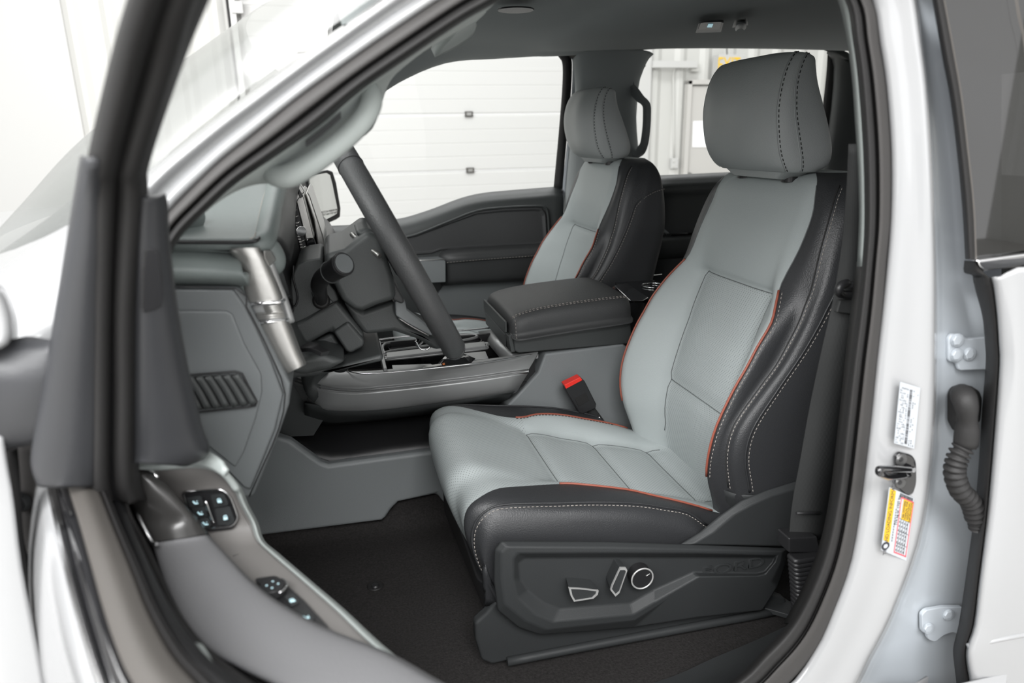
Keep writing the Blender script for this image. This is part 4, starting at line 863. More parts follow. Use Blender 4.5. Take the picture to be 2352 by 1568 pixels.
# rear vent / cup cover bits behind the armrest
mk('rear_tray_trim', con, lambda e: (e.poly([T(1412,655,1.62),T(1440,650,1.62),T(1490,683,1.55),T(1478,690,1.50),T(1448,690,1.5)], (0,.02,-.01), 'chrome'),), bevel=.002)
mk('rear_tray', con, lambda e: (e.poly([TZ(1395,640,1.225),TZ(1445,637,1.225),TZ(1520,645,1.225),TZ(1560,700,1.225),TZ(1490,686,1.225)], (0,0,-.02), 'gloss'),), bevel=.003)
mk('rear_tray_edge', con, lambda e: (e.tube([TZ(1452,637,1.232),TZ(1520,630,1.232)], .0018, 'chrome', n=6, k=1), e.tube([TZ(1500,655,1.228)+V((.03*math.cos(a),.03*math.sin(a),0)) for a in [i*math.pi/12 for i in range(24)]], .0018, 'chrome', closed=True, k=1, n=6)))
# armrest box and padded lid
plate('armrest_base', con, [(1178,766),(1182,806),(1192,811),(1443,790),(1452,772),(1448,736)], YC-.004, .27, 'pdm', .004, label='dark armrest base')
def flid(e):
    rows = []
    X0, X1_ = .352, .640
    for x, zt, zb, in_ in [(.352,1.205,1.190,.016),(.356,1.228,1.186,.006),(.372,1.240,1.186,.0),(.42,1.250,1.190,0),(.50,1.257,1.196,0),(.60,1.262,1.202,0),(.632,1.258,1.204,.004),(.640,1.240,1.210,.015)]:
        a, c = YC-.006+in_, YC+.27-in_; m_ = zb*.4+zt*.6
        rows.append([V((x,a+.004,zb)), V((x,a,zb+.008)), V((x,a+.001,m_)), V((x,a+.010,zt-.006)), V((x,a+.030,zt)), V((x,(a+c)/2,zt+.004)), V((x,c-.03,zt)), V((x,c-.008,zt-.008)), V((x,c,m_)), V((x,c-.004,zb))])
    G = e.surf(rows, 'ldm', 3, 3, cu=True, capu=True); return G
e = B(); G = flid(e); lid = e.link('armrest_lid', con, label='padded black leather lid')
mk('stitching', lid, lambda e: [e.stitch([G[10][j]+V((0,.000+d*.5,.0009+d*.4)) for j in range(4, 21)]+[], 'thr', L=.0045, gap=.003, r=.0006, k=2) for d in (0,.006)])
mk('front_stitching', lid, lambda e: [e.stitch([G[i][5]+V((-.0012-d*.0,d,.0005)) for i in range(2, 12)], 'thr', L=.0045, gap=.003, r=.0006, k=2) for d in (0,.006)])
mk('lid_latch', con, lambda e: (e.poly([V((.349,1.46,1.196)),V((.349,1.69,1.196)),V((.349,1.69,1.222)),V((.349,1.46,1.222))], (-.006,0,0), 'pdm'), e.poly([V((.349,1.47,1.160)),V((.349,1.68,1.160)),V((.349,1.68,1.190)),V((.349,1.47,1.190))], (-.004,0,0), 'pdm')), bevel=.002)
mk('base_front', con, lambda e: e.poly([V((.352,YC+.0,1.155)),V((.352,YC+.26,1.155)),V((.345,YC+.26,1.195)),V((.345,YC,1.195))], (.01,0,0), 'pdm'), bevel=.002)
# ================================================================== DASHBOARD
dash = empty('dashboard', (-.35,1.58,1.1), 'grey dashboard with stitched top pad, satin trim and side vent', 'dashboard')
def fdp(e):
    rows = [[T(x,y,Y) for x, y in r] for r, Y in [([(330,552),(400,551),(480,553),(560,553),(583,548)],.80),([(350,520),(410,519),(490,522),(570,523),(596,520)],.86),([(370,470),(420,465),(500,466),(580,468),(607,468)],.96),([(400,425),(450,418),(520,415),(600,418),(621,424)],1.08),([(430,395),(470,385),(540,380),(610,382),(634,388)],1.22)]]
    e.surf(rows, 'padm', 3, 4)
mk('dash_top_pad', dash, fdp, thick=.01, label='stitched grey top pad')
mk('stitching', dash, lambda e: e.stitch([T(x,y,Y-.004) for x, y, Y in [(574,548,.80),(584,543,.805),(590,520,.86),(601,468,.96),(614,424,1.08)]], 'thr', L=.004, gap=.004, r=.0007, k=8))
mk('pad_seam', dash, lambda e: e.tube([T(x,y,Y-.003) for x, y, Y in [(330,555,.80),(480,556,.80),(565,556,.80),(590,551,.80),(598,535,.83),(608,490,.92),(626,425,1.08)]], .0022, 'pdd', n=6, k=5))
def fbrow(e):
    e.tube([T(x,y,Y+.008) for x, y, Y in [(300,563),(0,0)] for Y in [0]] if False else [T(300,562,.81),T(400,562,.81),(T(500,563,.81)),T(575,564,.81),T(604,556,.815),T(614,530,.85),T(624,480,.95),T(636,430,1.08),T(645,400,1.2)], .0105, 'padm', n=14, k=5, rad=[.75,.75,.8,.9,1.1,1.2,1.25,1.35,1.4])
mk('binnacle_rim', dash, fbrow)
mk('binnacle_side', dash, lambda e: e.surf([[T(622,560,.83),T(645,570,.90),T(668,600,1.0)],[T(632,500,.95),T(655,500,1.02),T(676,560,1.1)],[T(650,440,1.1),T(664,440,1.16),T(680,470,1.2)],[T(655,410,1.2),T(668,410,1.2),T(690,420,1.25)]], 'pdd', 3, 3), thick=.01)
mk('binnacle_back', dash, lambda e: e.poly([T(600,560,.86),T(640,430,1.15),T(680,430,1.3),T(700,600,1.3),T(690,800,1.2),T(640,800,.9)], (-.02,.01,0), 'pdd'))
# padded roll under the top pad
mk('side_roll', dash, lambda e: e.surf([[T(300,560,.83),T(440,566,.83),T(535,575,.83),T(560,576,.83)],[T(300,572,.81),T(440,576,.81),T(530,584,.81),T(552,590,.81)],[T(300,595,.785),T(440,598,.785),T(533,603,.785),T(555,608,.785)],[T(300,625,.775),T(440,627,.775),T(540,629,.775),T(560,632,.775)],[T(300,648,.785),T(440,648,.785),T(548,650,.785),T(570,652,.785)],[T(300,665,.82),T(440,665,.82),T(556,665,.82),T(575,665,.82)]], 'padm', 3, 4), thick=.01)
mk('roll_shadow_gap', dash, lambda e: e.tube([T(300,561,.805),T(430,563,.805),T(530,570,.805)], .004, 'pdd', n=6))
# pale side panel, stepped
sp0 = [(300,657),(548,660),(572,700),(598,748),(640,830),(668,880),(664,930),(640,1000),(612,1070),(582,1142),(560,1146),(470,1060),(400,1000),(300,1000)]
plate('side_panel', dash, sp0, .785, .10, 'pgd', .010, seg=3, label='pale grey side panel')
plate('side_cover', dash, [(300,664),(535,664),(560,700),(585,748),(622,830),(650,905),(632,985),(600,1065),(575,1125),(560,1120),(480,1040),(400,985),(300,985)], .779, .01, 'pgd', .003)
plate('cover_recess', dash, [(300,713),(520,714),(534,722),(562,790),(600,860),(602,900),(588,960),(560,1040),(540,1075),(470,1020),(400,970),(300,960)], .7755, .006, 'pgd', .004)
mk('cover_gap', dash, lambda e: e.tube(Tp([(300,661),(540,662),(566,704),(590,748),(630,832),(655,905),(640,985),(606,1065),(572,1140)],.7775), .0009, 'pdd', n=6, k=2))
# side vent grille
vq = [(420,862),(540,853),(556,858),(570,885),(590,922),(586,931),(570,934),(440,948),(420,940)]
plate('vent_frame', dash, vq, .774, .004, 'pgd', .0025)
plate('vent_hollow', dash, [(420,868),(535,860),(545,866),(575,925),(568,930),(440,942),(420,936)], .7725, .002, 'pdd', 0)
for k in range(7):
    x = 415+k*21
    mk('vent_louvre', dash, lambda e: e.tube(Tp([(x,867-k*1.2),(x+22,900-k*1.2),(x+42,939-k*2.0)], .7705), 0, 'pdm', prof=[(-.0032,-.002),(.0032,-.0005),(.0032,.002),(-.0032,.002)], up=(0,1,0)))
mk('fascia_vent_rim', dash, lambda e: e.tube(Tp(vq,.7725), .0012, 'pdd', n=6, k=1, closed=True))
# satin metal trim in three pieces with flag relief
def metal(name, L, R_, y, lab, m='satin', k=3):
    def f(e):
        rows = []
        for (a, c) in zip(L, R_):
            q = lambda f: (a[0]+(c[0]-a[0])*f, a[1]+(c[1]-a[1])*f)
            rows.append([T(*q(-.02), y+.016), T(*q(0), y+.002), T(*q(.12), y-.006), T(*q(.5), y-.009), T(*q(.86), y-.006), T(*q(.97), y+.002), T(*q(1.0), y+.016), T(*q(1.05), y+.05)])
        e.surf(rows, m, 3, 5)
    return mk(name, dash, f, label=lab)
metal('trim_upper', [(528,570),(527,578),(541,597),(546,620),(556,652),(568,694)], [(600,568),(603,574),(612,592),(624,620),(638,652),(652,690)], .800, 'satin metal upper trim')
mk('trim_facet', dash, lambda e: e.poly([T(604,574,.796),T(622,576,.80),T(634,598,.812),T(618,614,.80),T(606,592,.796)], (0,.01,0), 'satin'), bevel=.002)
metal('trim_flag_block', [(572,700),(580,718),(590,740)], [(650,694),(656,714),(662,734)], .801, 'dark block of the flag relief', 'satd')
metal('trim_lower', [(590,742),(604,772),(625,812),(645,845),(658,858)], [(662,736),(674,768),(690,810),(700,832),(700,838)], .800, 'satin metal lower trim')
mk('trim_chrome_bar', dash, lambda e: e.tube([T(566,699,.796),T(600,696,.790),T(640,694,.792),T(652,688,.80)], .0022, 'chrome', n=8))
mk('trim_chrome_bar', dash, lambda e: e.tube([T(588,742,.796),T(620,739,.790),T(662,735,.80)], .0018, 'chrome', n=8))
for k in range(4):
    mk('flag_stripe', dash, lambda e: e.tube([T(605+k*1.8,705+k*4.4,.790),T(644+k*2.4,701+k*4.2,.792)], .0015, 'satin', n=6, k=1))
for k in range(3):
    mk('flag_stripe', dash, lambda e: e.tube([T(588+k*2.2,722+k*5,.791),T(652+k*1.5,717+k*4.8,.792)], .0015, 'satin', n=6, k=1))
# driver side lower fascia and knee area
mk('fascia_edge', dash, lambda e: e.tube([T(618,600,.82),T(636,650,.825),T(652,690,.83),T(668,740,.83)], .005, 'satd', n=8))
mk('corner_roll', dash, lambda e: e.tube([T(606,560,.83),T(622,578,.83),T(630,600,.835),T(622,612,.84)], .013, 'padm', n=12))
plate('outer_vent', dash, [(622,608),(630,606),(670,730),(672,745),(660,735),(640,680)], .845, .06, 'gloss', .002)
plate('lower_fascia', dash, [(665,745),(700,820),(745,815),(800,830),(760,850),(705,862),(672,862),(640,800)], 1.02, .10, 'pdm', .01)
plate('knee_panel', dash, [(640,840),(760,845),(880,812),(882,830),(725,865),(670,870),(650,880)], 1.05, .30, 'pdm', .012)
mk('tilt_lever', dash, lambda e: e.tube([T(700,795,.98),T(722,800,.96),T(748,812,.95)], 0, 'pdd', prof=[(-.003,-.012),(.003,-.012),(.004,.010),(-.003,.010)], up=(0,1,0)), bevel=.001)
mk('console_front_panel', dash, lambda e: e.surf([[T(690,862,1.44),T(740,850,1.44),T(760,850,1.46)],[T(703,905,1.42),T(720,880,1.42),T(760,890,1.44)],[T(722,925,1.42),T(742,900,1.42),T(775,900,1.44)]], 'pdm', 3, 3), thick=.006)
mk('footwell_side', dash, lambda e: e.poly(Tp([(630,860),(710,862),(712,900),(735,926),(760,936),(720,1000),(640,1003)],1.47), (0,.05,0), 'pdm'))
mk('dash_body', dash, lambda e: e.loops([[V((x,Y,z)) for x, z in [(-.14,1.47),(-.10,1.44),(-.12,1.20),(-.17,1.06),(-.40,1.05),(-.55,1.25),(-.40,1.44)]] for Y in (1.28,2.40)], 'pdd'), bevel=.02)
mk('dash_cover', dash, lambda e: e.surf([[V((x,Y,z)) for Y in (.80,1.2,1.6,2.0,2.40)] for x, z in [(-.10,1.465),(-.16,1.485),(-.28,1.47),(-.42,1.36),(-.50,1.30)]], 'padm', 2, 3), thick=.01)
# glovebox side fascia (passenger side) below the belt line
mk('passenger_fascia', dash, lambda e: e.surf([[V((-.06,Y,1.40)) for Y in (1.75,2.1,2.36)],[V((-.01,Y,1.33)) for Y in (1.75,2.1,2.36)],[V((-.01,Y,1.22)) for Y in (1.75,2.1,2.36)],[V((-.08,Y,1.08)) for Y in (1.75,2.1,2.36)]], 'pdd', 3, 3), thick=.02)
# centre display with vents
def TT(px, py, y): return T(px, py, y)
Yn = 1.30
plate('display_surround', dash, [(652,432),(660,424),(676,470),(712,600),(706,622),(690,600)], Yn-.03, .05, 'pdd', .002)
mk('surround_edge', dash, lambda e: e.tube(Tp([(650,445),(662,490),(676,550),(690,606)],Yn-.035), .0014, 'satin', n=6))
mk('vent_ribs', dash, lambda e: [e.box(T(664+k*1.62, 455+k*6.2, Yn-.035), (.004,.01,.0025), 'satin') for k in range(23)])
plate('display_vent', dash, [(668,470),(682,466),(694,520),(708,588),(697,592),(684,540)], Yn-.033, .02, 'pdd', .001)
for k in range(8):
    mk('vent_fin', dash, lambda e: e.tube(Tp([(670+k*3.9,486+k*14),(682+k*3.6,481+k*14)],Yn-.036), .0013, 'satin', k=1, n=6))
mk('vent_knob', dash, lambda e: e.disc(T(689,530,Yn-.035), (.3,-1,0), .009, .008, 'chrome'), bevel=.001)
plate('display_corner', dash, [(660,425),(676,418),(690,424),(700,440),(688,455),(674,470),(666,450)], Yn-.036, .03, 'satin', .002, label='bright upper corner of the display')
plate('display_screen', dash, [(688,446),(697,452),(722,548),(712,548),(703,551),(680,462)], Yn-.034, .24, 'satin', .002, label='bright display edge')
plate('display_lower', dash, [(703,553),(720,546),(730,580),(733,605),(712,600)], Yn-.034, .24, 'gloss', .002)
plate('display_frame', dash, [(706,440),(712,450),(742,540),(749,572),(745,590),(738,596),(728,555),(720,505),(700,445)], Yn+.02, .25, 'satin', .004)
plate('display_slot', dash, [(676,430),(684,427),(697,450),(690,456)], Yn-.040, .01, 'gloss', .001)
mk('ignition_pod', dash, lambda e: (e.tube([T(783,815,1.12),T(775,840,1.10)], .018, 'gloss', n=16, k=1),), bevel=.002)
mk('pod_light', dash, lambda e: e.tube(Tp([(780,838),(788,830),(794,820)],1.085), .0010, 'satin', n=6))
# pillar speaker bulge on the pad
mk('pillar_speaker', dash, lambda e: e.surf([[T(400+60*c*s_, 500+42*s_*q, .86-.03*(1-s_)) for c, q in [(math.cos(a), math.sin(a)) for a in [i*math.pi/6 for i in range(12)]]] for s_ in (1.2,1,.7,.3,.05)], 'padm', 3, 3, cu=True))
# ================================================================== STEERING COLUMN AND WHEEL
col = empty('steering_column', T(760,700,1.16), 'dark steering column shroud with turn signal stalk', 'steering column')
Ya = 1.09
plate('upper_shroud', col, [(668,640),(683,608),(705,597),(735,592),(742,598),(745,640),(770,668),(778,690),(700,735),(670,745)], Ya, .16, 'pdm', .018, seg=4)
plate('lower_shroud', col, [(670,745),(700,732),(775,690),(800,722),(835,765),(838,790),(830,803),(806,810),(790,795),(762,760),(703,794),(690,780)], Ya-.006, .17, 'pdm', .008, seg=3)
plate('shroud_step', col, [(765,762),(800,738),(838,782),(836,796),(806,812),(795,808)], Ya-.012, .10, 'pdm', .006, seg=3)
plate('under_cover', col, [(708,792),(762,765),(790,806),(792,818),(740,832),(700,845),(690,830)], Ya+.01, .14, 'pdm', .006, seg=3)
mk('shroud_gap', col, lambda e: e.tube(Tp([(678,765),(692,745),(730,718),(777,690)],Ya-.004), .0008, 'pdd', n=6, k=2))
mk('shroud_edge', col, lambda e: e.tube(Tp([(674,610),(674,640),(684,680),(680,700),(672,706)],Ya-.003), .0014, 'pdd', n=6))
plate('stalk_socket', col, [(714,672),(722,665),(742,662),(756,684),(768,695),(732,712),(724,700)], Ya-.003, .01, 'pdm', .003)
stk = mk('turn_signal_stalk', col, lambda e: e.tube([T(738,692,1.09),T(736,672,1.05),T(732,655,1.01),T(740,638,.985),T(755,628,.97),T(772,617,.955),T(789,606,.94)], .0115, 'pdd', n=20, k=5, rad=[.8,.85,1,1.05,1.15,1.3,1.42]), label='black turn signal stalk')
vst = (T(789,606,.94)-T(772,617,.955)).normalized()
mk('stalk_end_button', stk, lambda e: (e.disc(T(789,606,.94), vst, .0155, .002, 'pdd', r2=.0150), e.disc(T(789,606,.94)+vst*.0012, vst, .0135, .002, 'pgd', r2=.013)), bevel=.0008)
mk('stalk_ring', stk, lambda e: e.tube([T(760,625,.967)+(V((0,0,1)).cross(vst).normalized()*math.cos(a)+vst.cross(V((0,0,1)).cross(vst)).normalized()*math.sin(a))*.0152 for a in [i*math.pi/12 for i in range(24)]], .0007, 'pdm', closed=True, k=1, n=6))
mk('stalk_boot', stk, lambda e: e.disc(T(738,690,1.088), V((0,-1,.2)), .014, .008, 'rub', r2=.011), bevel=.002)
# wheel: tilted ring seen nearly edge on
wh = empty('steering_wheel', T(905,575,1.16), 'black leather steering wheel seen edge on', 'steering wheel')
wt, wb = T(775,330,1.16), T(1036,790,1.16)
wc = (wt+wb)/2; wr = (wt-wb).length/2; wu = (wt-wb).normalized(); wy = V((0,1,0)); wn = wu.cross(wy).normalized()
if wn.x < 0: wn = -wn      # towards the driver
def WP(a, r=wr, d=0): return wc+wu*math.cos(a)*r+wy*math.sin(a)*r+wn*d
rim_r = .0185
mk('rim', wh, lambda e: e.tube([WP(i*math.pi/24) for i in range(48)], rim_r, 'ldm', n=20, k=1, closed=True), label='black leather rim')
for ang in (-.62, -2.62, .62, 2.62):
    c_ = WP(ang); rad_ = (c_-wc).normalized()
    mk('rim_seam', wh, lambda e: e.tube([c_+(rad_*math.cos(b_)+wn*math.sin(b_))*rim_r*1.0 for b_ in [i*math.pi/12 for i in range(24)]], .0009, 'pdd', closed=True, k=1, n=6))
# hub housing between column and rim
hubp = [(744,583),(790,572),(826,545),(846,530),(872,545),(892,600),(905,640),(911,688),(870,700),(833,717),(812,712),(786,690),(768,655),(748,625)]
plate('hub_housing', wh, hubp, 1.05, .22, 'pdm', .016, seg=4)
plate('hub_lower', wh, [(786,690),(834,716),(908,690),(916,728),(935,745),(1000,775),(1030,800),(1000,806),(965,782),(905,762),(838,770),(812,735)], 1.09, .15, 'pdm', .010, seg=3)
plate('airbag_cover', wh, [(868,600),(880,600),(930,690),(925,700),(905,690),(885,660)], 1.06, .20, 'ldm', .008)
plate('lower_spoke', wh, [(907,692),(930,688),(935,712),(965,735),(1000,765),(990,772),(930,740),(909,725)], 1.075, .02, 'pg', .003, label='grey lower spoke trim')
mk('spoke_chrome_line', wh, lambda e: e.tube(Tp([(916,731),(950,752),(985,770)],1.074), .0014, 'satin', n=6))
mk('upper_spoke_trim', wh, lambda e: e.tube([T(808,538,1.10),T(835,560,1.07),T(872,588,1.04)], .004, 'satin', n=8))
plate('upper_spoke', wh, [(812,532),(846,522),(872,540),(878,585),(848,570)], 1.07, .10, 'pdm', .008)
mk('spoke', wh, lambda e: [e.tube([wc+wy*s_*.06-wn*.01, wc+wy*s_*(wr-.01)], 0, 'pdd', prof=[(-.012,-.025),(.012,-.025),(.012,.025),(-.012,.025)], up=wu, k=1) for s_ in (-1,1)], bevel=.004)
# ================================================================== FRONT DOOR (open)
dr = empty('open_front_door', DS(.1,.05,1.1), 'white open driver door with armrest and switches in the foreground', 'door')
def bars(name, rows, m, **k): return mk(name, dr, lambda e: e.surf(rows, m, 3, 5), **k)
# window frame: raked upper member and lower corner; rows y, x positions of the bands
def sy(y): return table([-150,0,150,370,450,700,900,1090,1200],[.31,.27,.22,.15,.12,.08,.05,.03,.01])(y)
FB = [(-150,[365,380,410,438,452,475,500,528]),(0,[312,328,348,366,380,415,432,462]),(150,[268,284,303,322,338,372,388,402]),(370,[216,232,250,266,282,306,318,330]),(450,[212,228,246,258,270,300,315,326]),(700,[208,224,238,250,262,284,300,312]),(900,[205,222,236,248,262,284,298,310]),(1090,[206,222,236,248,262,284,298,310]),(1150,[215,232,246,258,275,298,315,330])]
rl = [-.02,.004,.006,-.014,-.010,.006,-.006,-.02]
bars('window_frame', [[TS(x, y, sy(y)+r_) for x, r_ in zip(xs, rl)] for y, xs in FB], 'rub', label='black window frame and seals', thick=.004)
bars('glass_run_channel', [[TS(xs[2]+6, y, sy(y)+.001), TS(xs[3]-2, y, sy(y)-.004), TS(xs[4]-4, y, sy(y)+.0)] for y, xs in FB], 'pdd')
bars('frame_grey_strip', [[TS(xs[4]+6, y, sy(y)+.000), TS(xs[5]-2, y, sy(y)+.009), TS(xs[5]+8, y, sy(y)+.003)] for y, xs in FB], 'rubl')
# outer mirror sail
mk('mirror_sail', dr, lambda e: e.surf([[TS(a-6,y,sy(y)-.03),TS(a,y,sy(y)-.004),TS((a+c)/2,y,sy(y)+.006),TS(c-4,y,sy(y)+.004),TS(c,y,sy(y)-.010)] for y, a, c in [(360,206,222),(450,190,224),(600,165,222),(750,140,221),(900,115,220),(1030,92,218),(1075,92,215),(1112,105,212)]], 'sail', 3, 4), thick=.004)
# inner sail trim with tweeter grille
mk('inner_sail_trim', dr, lambda e: e.surf([[TS(a,y,sy(y)-.012),TS(a+(c-a)*.3,y,sy(y)-.004),TS(a+(c-a)*.8,y,sy(y)-.006),TS(c,y,sy(y)-.016),TS(c+2,y,sy(y)-.03)] for y, a, c in [(447,325,358),(470,322,364),(560,314,370),(700,312,388),(850,310,415),(980,310,446),(1035,308,462),(1058,306,420)]], 'sail', 3, 4), thick=.006, label='dark inner sail trim')
mk('tweeter_slot', dr, lambda e: e.poly([TS(x,y,sy(y)+.002) for x, y in [(330,578),(338,570),(358,572),(364,585),(373,680),(370,702),(355,712),(328,718),(324,705),(326,620)]], DD*.002, 'gloss'), bevel=.001)
# mirror arm and mirror housing edge
mk('mirror_arm', dr, lambda e: e.surf([[TS(150,770,.04),TS(128,880,.03),TS(135,1000,.02),TS(150,1020,0)],[TS(118,780,.035),TS(112,880,.04),TS(112,1000,.02),TS(115,1015,0)],[TS(60,772,.02),TS(50,880,.035),TS(55,1010,.01),TS(60,1025,-.02)],[TS(-20,790,.01),TS(-30,880,.02),TS(-30,1025,0),TS(-25,1040,-.03)],[TS(-140,800,-.0),TS(-140,900,.01),TS(-140,1040,-.01),TS(-140,1060,-.04)]], 'sail', 3, 3), thick=.006, label='dark mirror arm')
mk('mirror_cap', dr, lambda e: e.surf([[TS(-60,640,.0),TS(5,655,.0),TS(28,690,.0),TS(40,735,.0),TS(38,785,.0),TS(0,812,.0),TS(-60,830,.0)],[TS(-60,660,.03),TS(-5,670,.03),TS(14,700,.03),TS(22,740,.03),TS(18,780,.03),TS(-10,800,.03),TS(-60,820,.03)]], 'white', 3, 3), thick=.008)
mk('lower_door_body', dr, lambda e: e.loops([[DS(.10,-.02,z),DS(.40,-.02,z),DS(.40,.09,z),DS(.10,.09,z)] for z in (.55,1.02)], 'white'), bevel=.012)
mk('rear_door_body', dr, lambda e: e.loops([[DS(.42,-.045,.55),DS(1.08,-.045,.55),DS(1.08,.07,.55),DS(.42,.07,.55)],[DS(.42,-.05,1.20),DS(1.08,-.05,1.22),DS(1.08,.08,1.22),DS(.42,.08,1.20)],[DS(.42,-.02,1.31),DS(1.08,-.01,1.37),DS(1.08,.03,1.37),DS(.42,.03,1.31)]], 'white'), bevel=.012)
mk('rear_armrest', dr, lambda e: e.loops([[DS(.42,.08,z),DS(.95,.08,z),DS(.95,.15,z),DS(.42,.15,z)] for z in (1.13,1.21)], 'ldw'), bevel=.015)
# belt line: chrome, outer glass seal, channel, inner seal
BL = [(1088,[104,122,146,160,206,238,262]),(1130,[108,126,160,176,230,250,280]),(1200,[122,142,182,200,258,276,302]),(1300,[142,166,210,228,300,318,345]),(1400,[165,192,238,262,340,362,396]),(1500,[192,222,272,300,395,425,470]),(1568,[212,245,305,340,455,495,555]),(1680,[250,290,380,430,560,620,700])]
def bstrip(name, ia, ib, za, zb, m, lab=None, crown=.004, th=.004):
    return mk(name, dr, lambda e: e.surf([[TZ(xs[ia],y,za), TZ((xs[ia]+xs[ib])/2,y,max(za,zb)+crown), TZ(xs[ib],y,zb)] for y, xs in BL], m, 4, 4), thick=th, label=lab)
bstrip('chrome_belt_molding', 0, 1, 1.325, 1.332, 'chrome', 'chrome belt molding')
bstrip('gloss_belt_panel', 1, 2, 1.332, 1.336, 'gloss', 'glossy black belt panel', 0)
bstrip('outer_glass_seal', 2, 4, 1.337, 1.337, 'rubl', 'worn grey outer glass seal')
bstrip('seal_shadow_lip', 4, 5, 1.334, 1.326, 'rub')
bstrip('glass_gap', 5, 6, 1.315, 1.310, 'pdd', None, 0)
# white outer skin and front edge of the door
mk('outer_skin', dr, lambda e: e.surf([[TZ(a,y,1.328),TZ((a+c)/2,y,1.315),TZ(c,y,1.26),TZ(c-30,y+60,1.12)] for y, a, c in [(1030,95,60),(1100,106,58),(1200,124,62),(1300,144,72),(1400,168,92),(1500,196,118),(1600,232,150),(1700,262,180)]], 'white', 3, 3), thick=.004, label='white outer door skin')
# inner panel: pale upper edge, switch panel, lower part down to the pocket
PE = [(1040,320,440,455),(1060,300,478,493),(1110,290,532,546),(1160,330,556,569),(1200,350,578,590),(1240,370,592,604),(1270,390,622,638),(1330,430,692,708),(1400,480,772,790),(1480,560,855,876),(1568,650,962,986),(1650,720,1060,1090)]
def zed(y): return table([1040,1110,1200,1240,1300,1568,1650],[1.315,1.285,1.235,1.222,1.216,1.216,1.216])(y)
mk('switch_panel', dr, lambda e: e.surf([[TZ(a,y,zed(y)-.004), TZ((a+c)/2,y,zed(y)), TZ(c-3,y,zed(y)), TZ(c,y,zed(y)-.001)] for y, a, c, d in PE], 'pgw', 3, 4), thick=.004, label='warm grey switch panel')
mk('panel_edge', dr, lambda e: e.surf([[TZ(c-3,y,zed(y)+.001), TZ(c+5,y,zed(y)+.005), TZ(d-2,y,zed(y)-.001), TZ(d+1,y,zed(y)-.02), TZ(d+2,y,zed(y)-.10), TZ(d-10,y,zed(y)-.35)] for y, a, c, d in PE], 'pgl', 3, 4), label='pale inner door edge')
mk('panel_split_line', dr, lambda e: e.tube([TZ(535,1277,1.2185),TZ(570,1268,1.2185),TZ(604,1264,1.2185)], .0008, 'pdd', n=5))
# grab handle and armrest pad
HA = [((272,1091),(352,1089),1.322),((283,1112),(376,1108),1.314),((294,1142),(404,1136),1.302),((307,1172),(430,1166),1.288),((322,1204),(455,1194),1.274),((345,1246),(478,1226),1.262)]
AR = [((347,1248),(477,1228),1.262),((355,1262),(490,1243),1.259),((368,1305),(532,1288),1.257),((388,1365),(580,1338),1.255),((420,1428),(645,1388),1.254),((480,1490),(745,1443),1.254),((560,1537),(885,1499),1.254),((690,1600),(1012,1570),1.254),((850,1690),(1150,1640),1.254)]
def pad(e, L, m, nu=4):
    rows = []
    for (a, c, z) in L:
        q = lambda f, z_: TZ(a[0]+(c[0]-a[0])*f, a[1]+(c[1]-a[1])*f, z_)
        rows.append([q(.0,z-.07), q(-.01,z-.014), q(.06,z-.001), q(.5,z+.003), q(.92,z), q(1.0,z-.010), q(1.03,z-.045)])
    e.surf(rows, m, nu, 4)
mk('pull_handle', dr, lambda e: pad(e, HA, 'smoke', 3), label='glossy black pull handle')
mk('armrest', dr, lambda e: pad(e, AR, 'ldw'), label='dark padded armrest')
mk('panel_front_rise', dr, lambda e: e.surf([[TZ(*p,1.318) for p in [(300,1080),(360,1074),(430,1070),(480,1076),(512,1094)]],[TZ(*p,1.326) for p in [(310,1068),(370,1058),(430,1052),(485,1058),(516,1078)]],[TZ(*p,1.33) for p in [(320,1062),(380,1042),(430,1030),(470,1030),(508,1058)]]], 'pgl', 3, 3), thick=.004, label='pale panel edge')
mk('panel_edge_rim', dr, lambda e: e.tube([TZ(272,1088,1.320),TZ(310,1076,1.320),TZ(380,1071,1.319),TZ(450,1066,1.316),TZ(494,1074,1.310),TZ(522,1094,1.300),TZ(545,1125,1.283)], .0035, 'pgl', n=10))
mk('handle_chrome_tip', dr, lambda e: e.tube([TZ(276,1088,1.326),TZ(300,1081,1.327),TZ(335,1080,1.326),(TZ(352,1086,1.324)),TZ(362,1096,1.320)], .0016, 'chrome', n=8))
mk('handle_chrome_tip', dr, lambda e: e.tube([TZ(315,1178,1.290),TZ(333,1215,1.278),TZ(350,1245,1.268),TZ(360,1249,1.268)], .0016, 'chrome', n=8))
mk('armrest_side', dr, lambda e: e.surf([[TZ(a+4,y+6,z-.02), TZ(a-10,y,z-.035), TZ(xs-4,y,z+.02)] for y, a, z, xs in [(1090,274,1.32,262),(1140,292,1.30,282),(1190,318,1.275,300),(1240,352,1.262,322),(1300,378,1.258,347),(1360,402,1.256,376),(1430,440,1.255,412),(1500,500,1.254,470),(1568,590,1.254,555),(1640,690,1.254,650)]], 'rub', 3, 4), thick=.003)
mk('highlight_tube', dr, lambda e: e.tube([TZ(420,1476,1.288),TZ(450,1500,1.286),TZ(485,1535,1.284)], .0065, 'pgl', n=8, rad=[.3,1,.5]))  # pale tube standing in for a white highlight beside the armrest
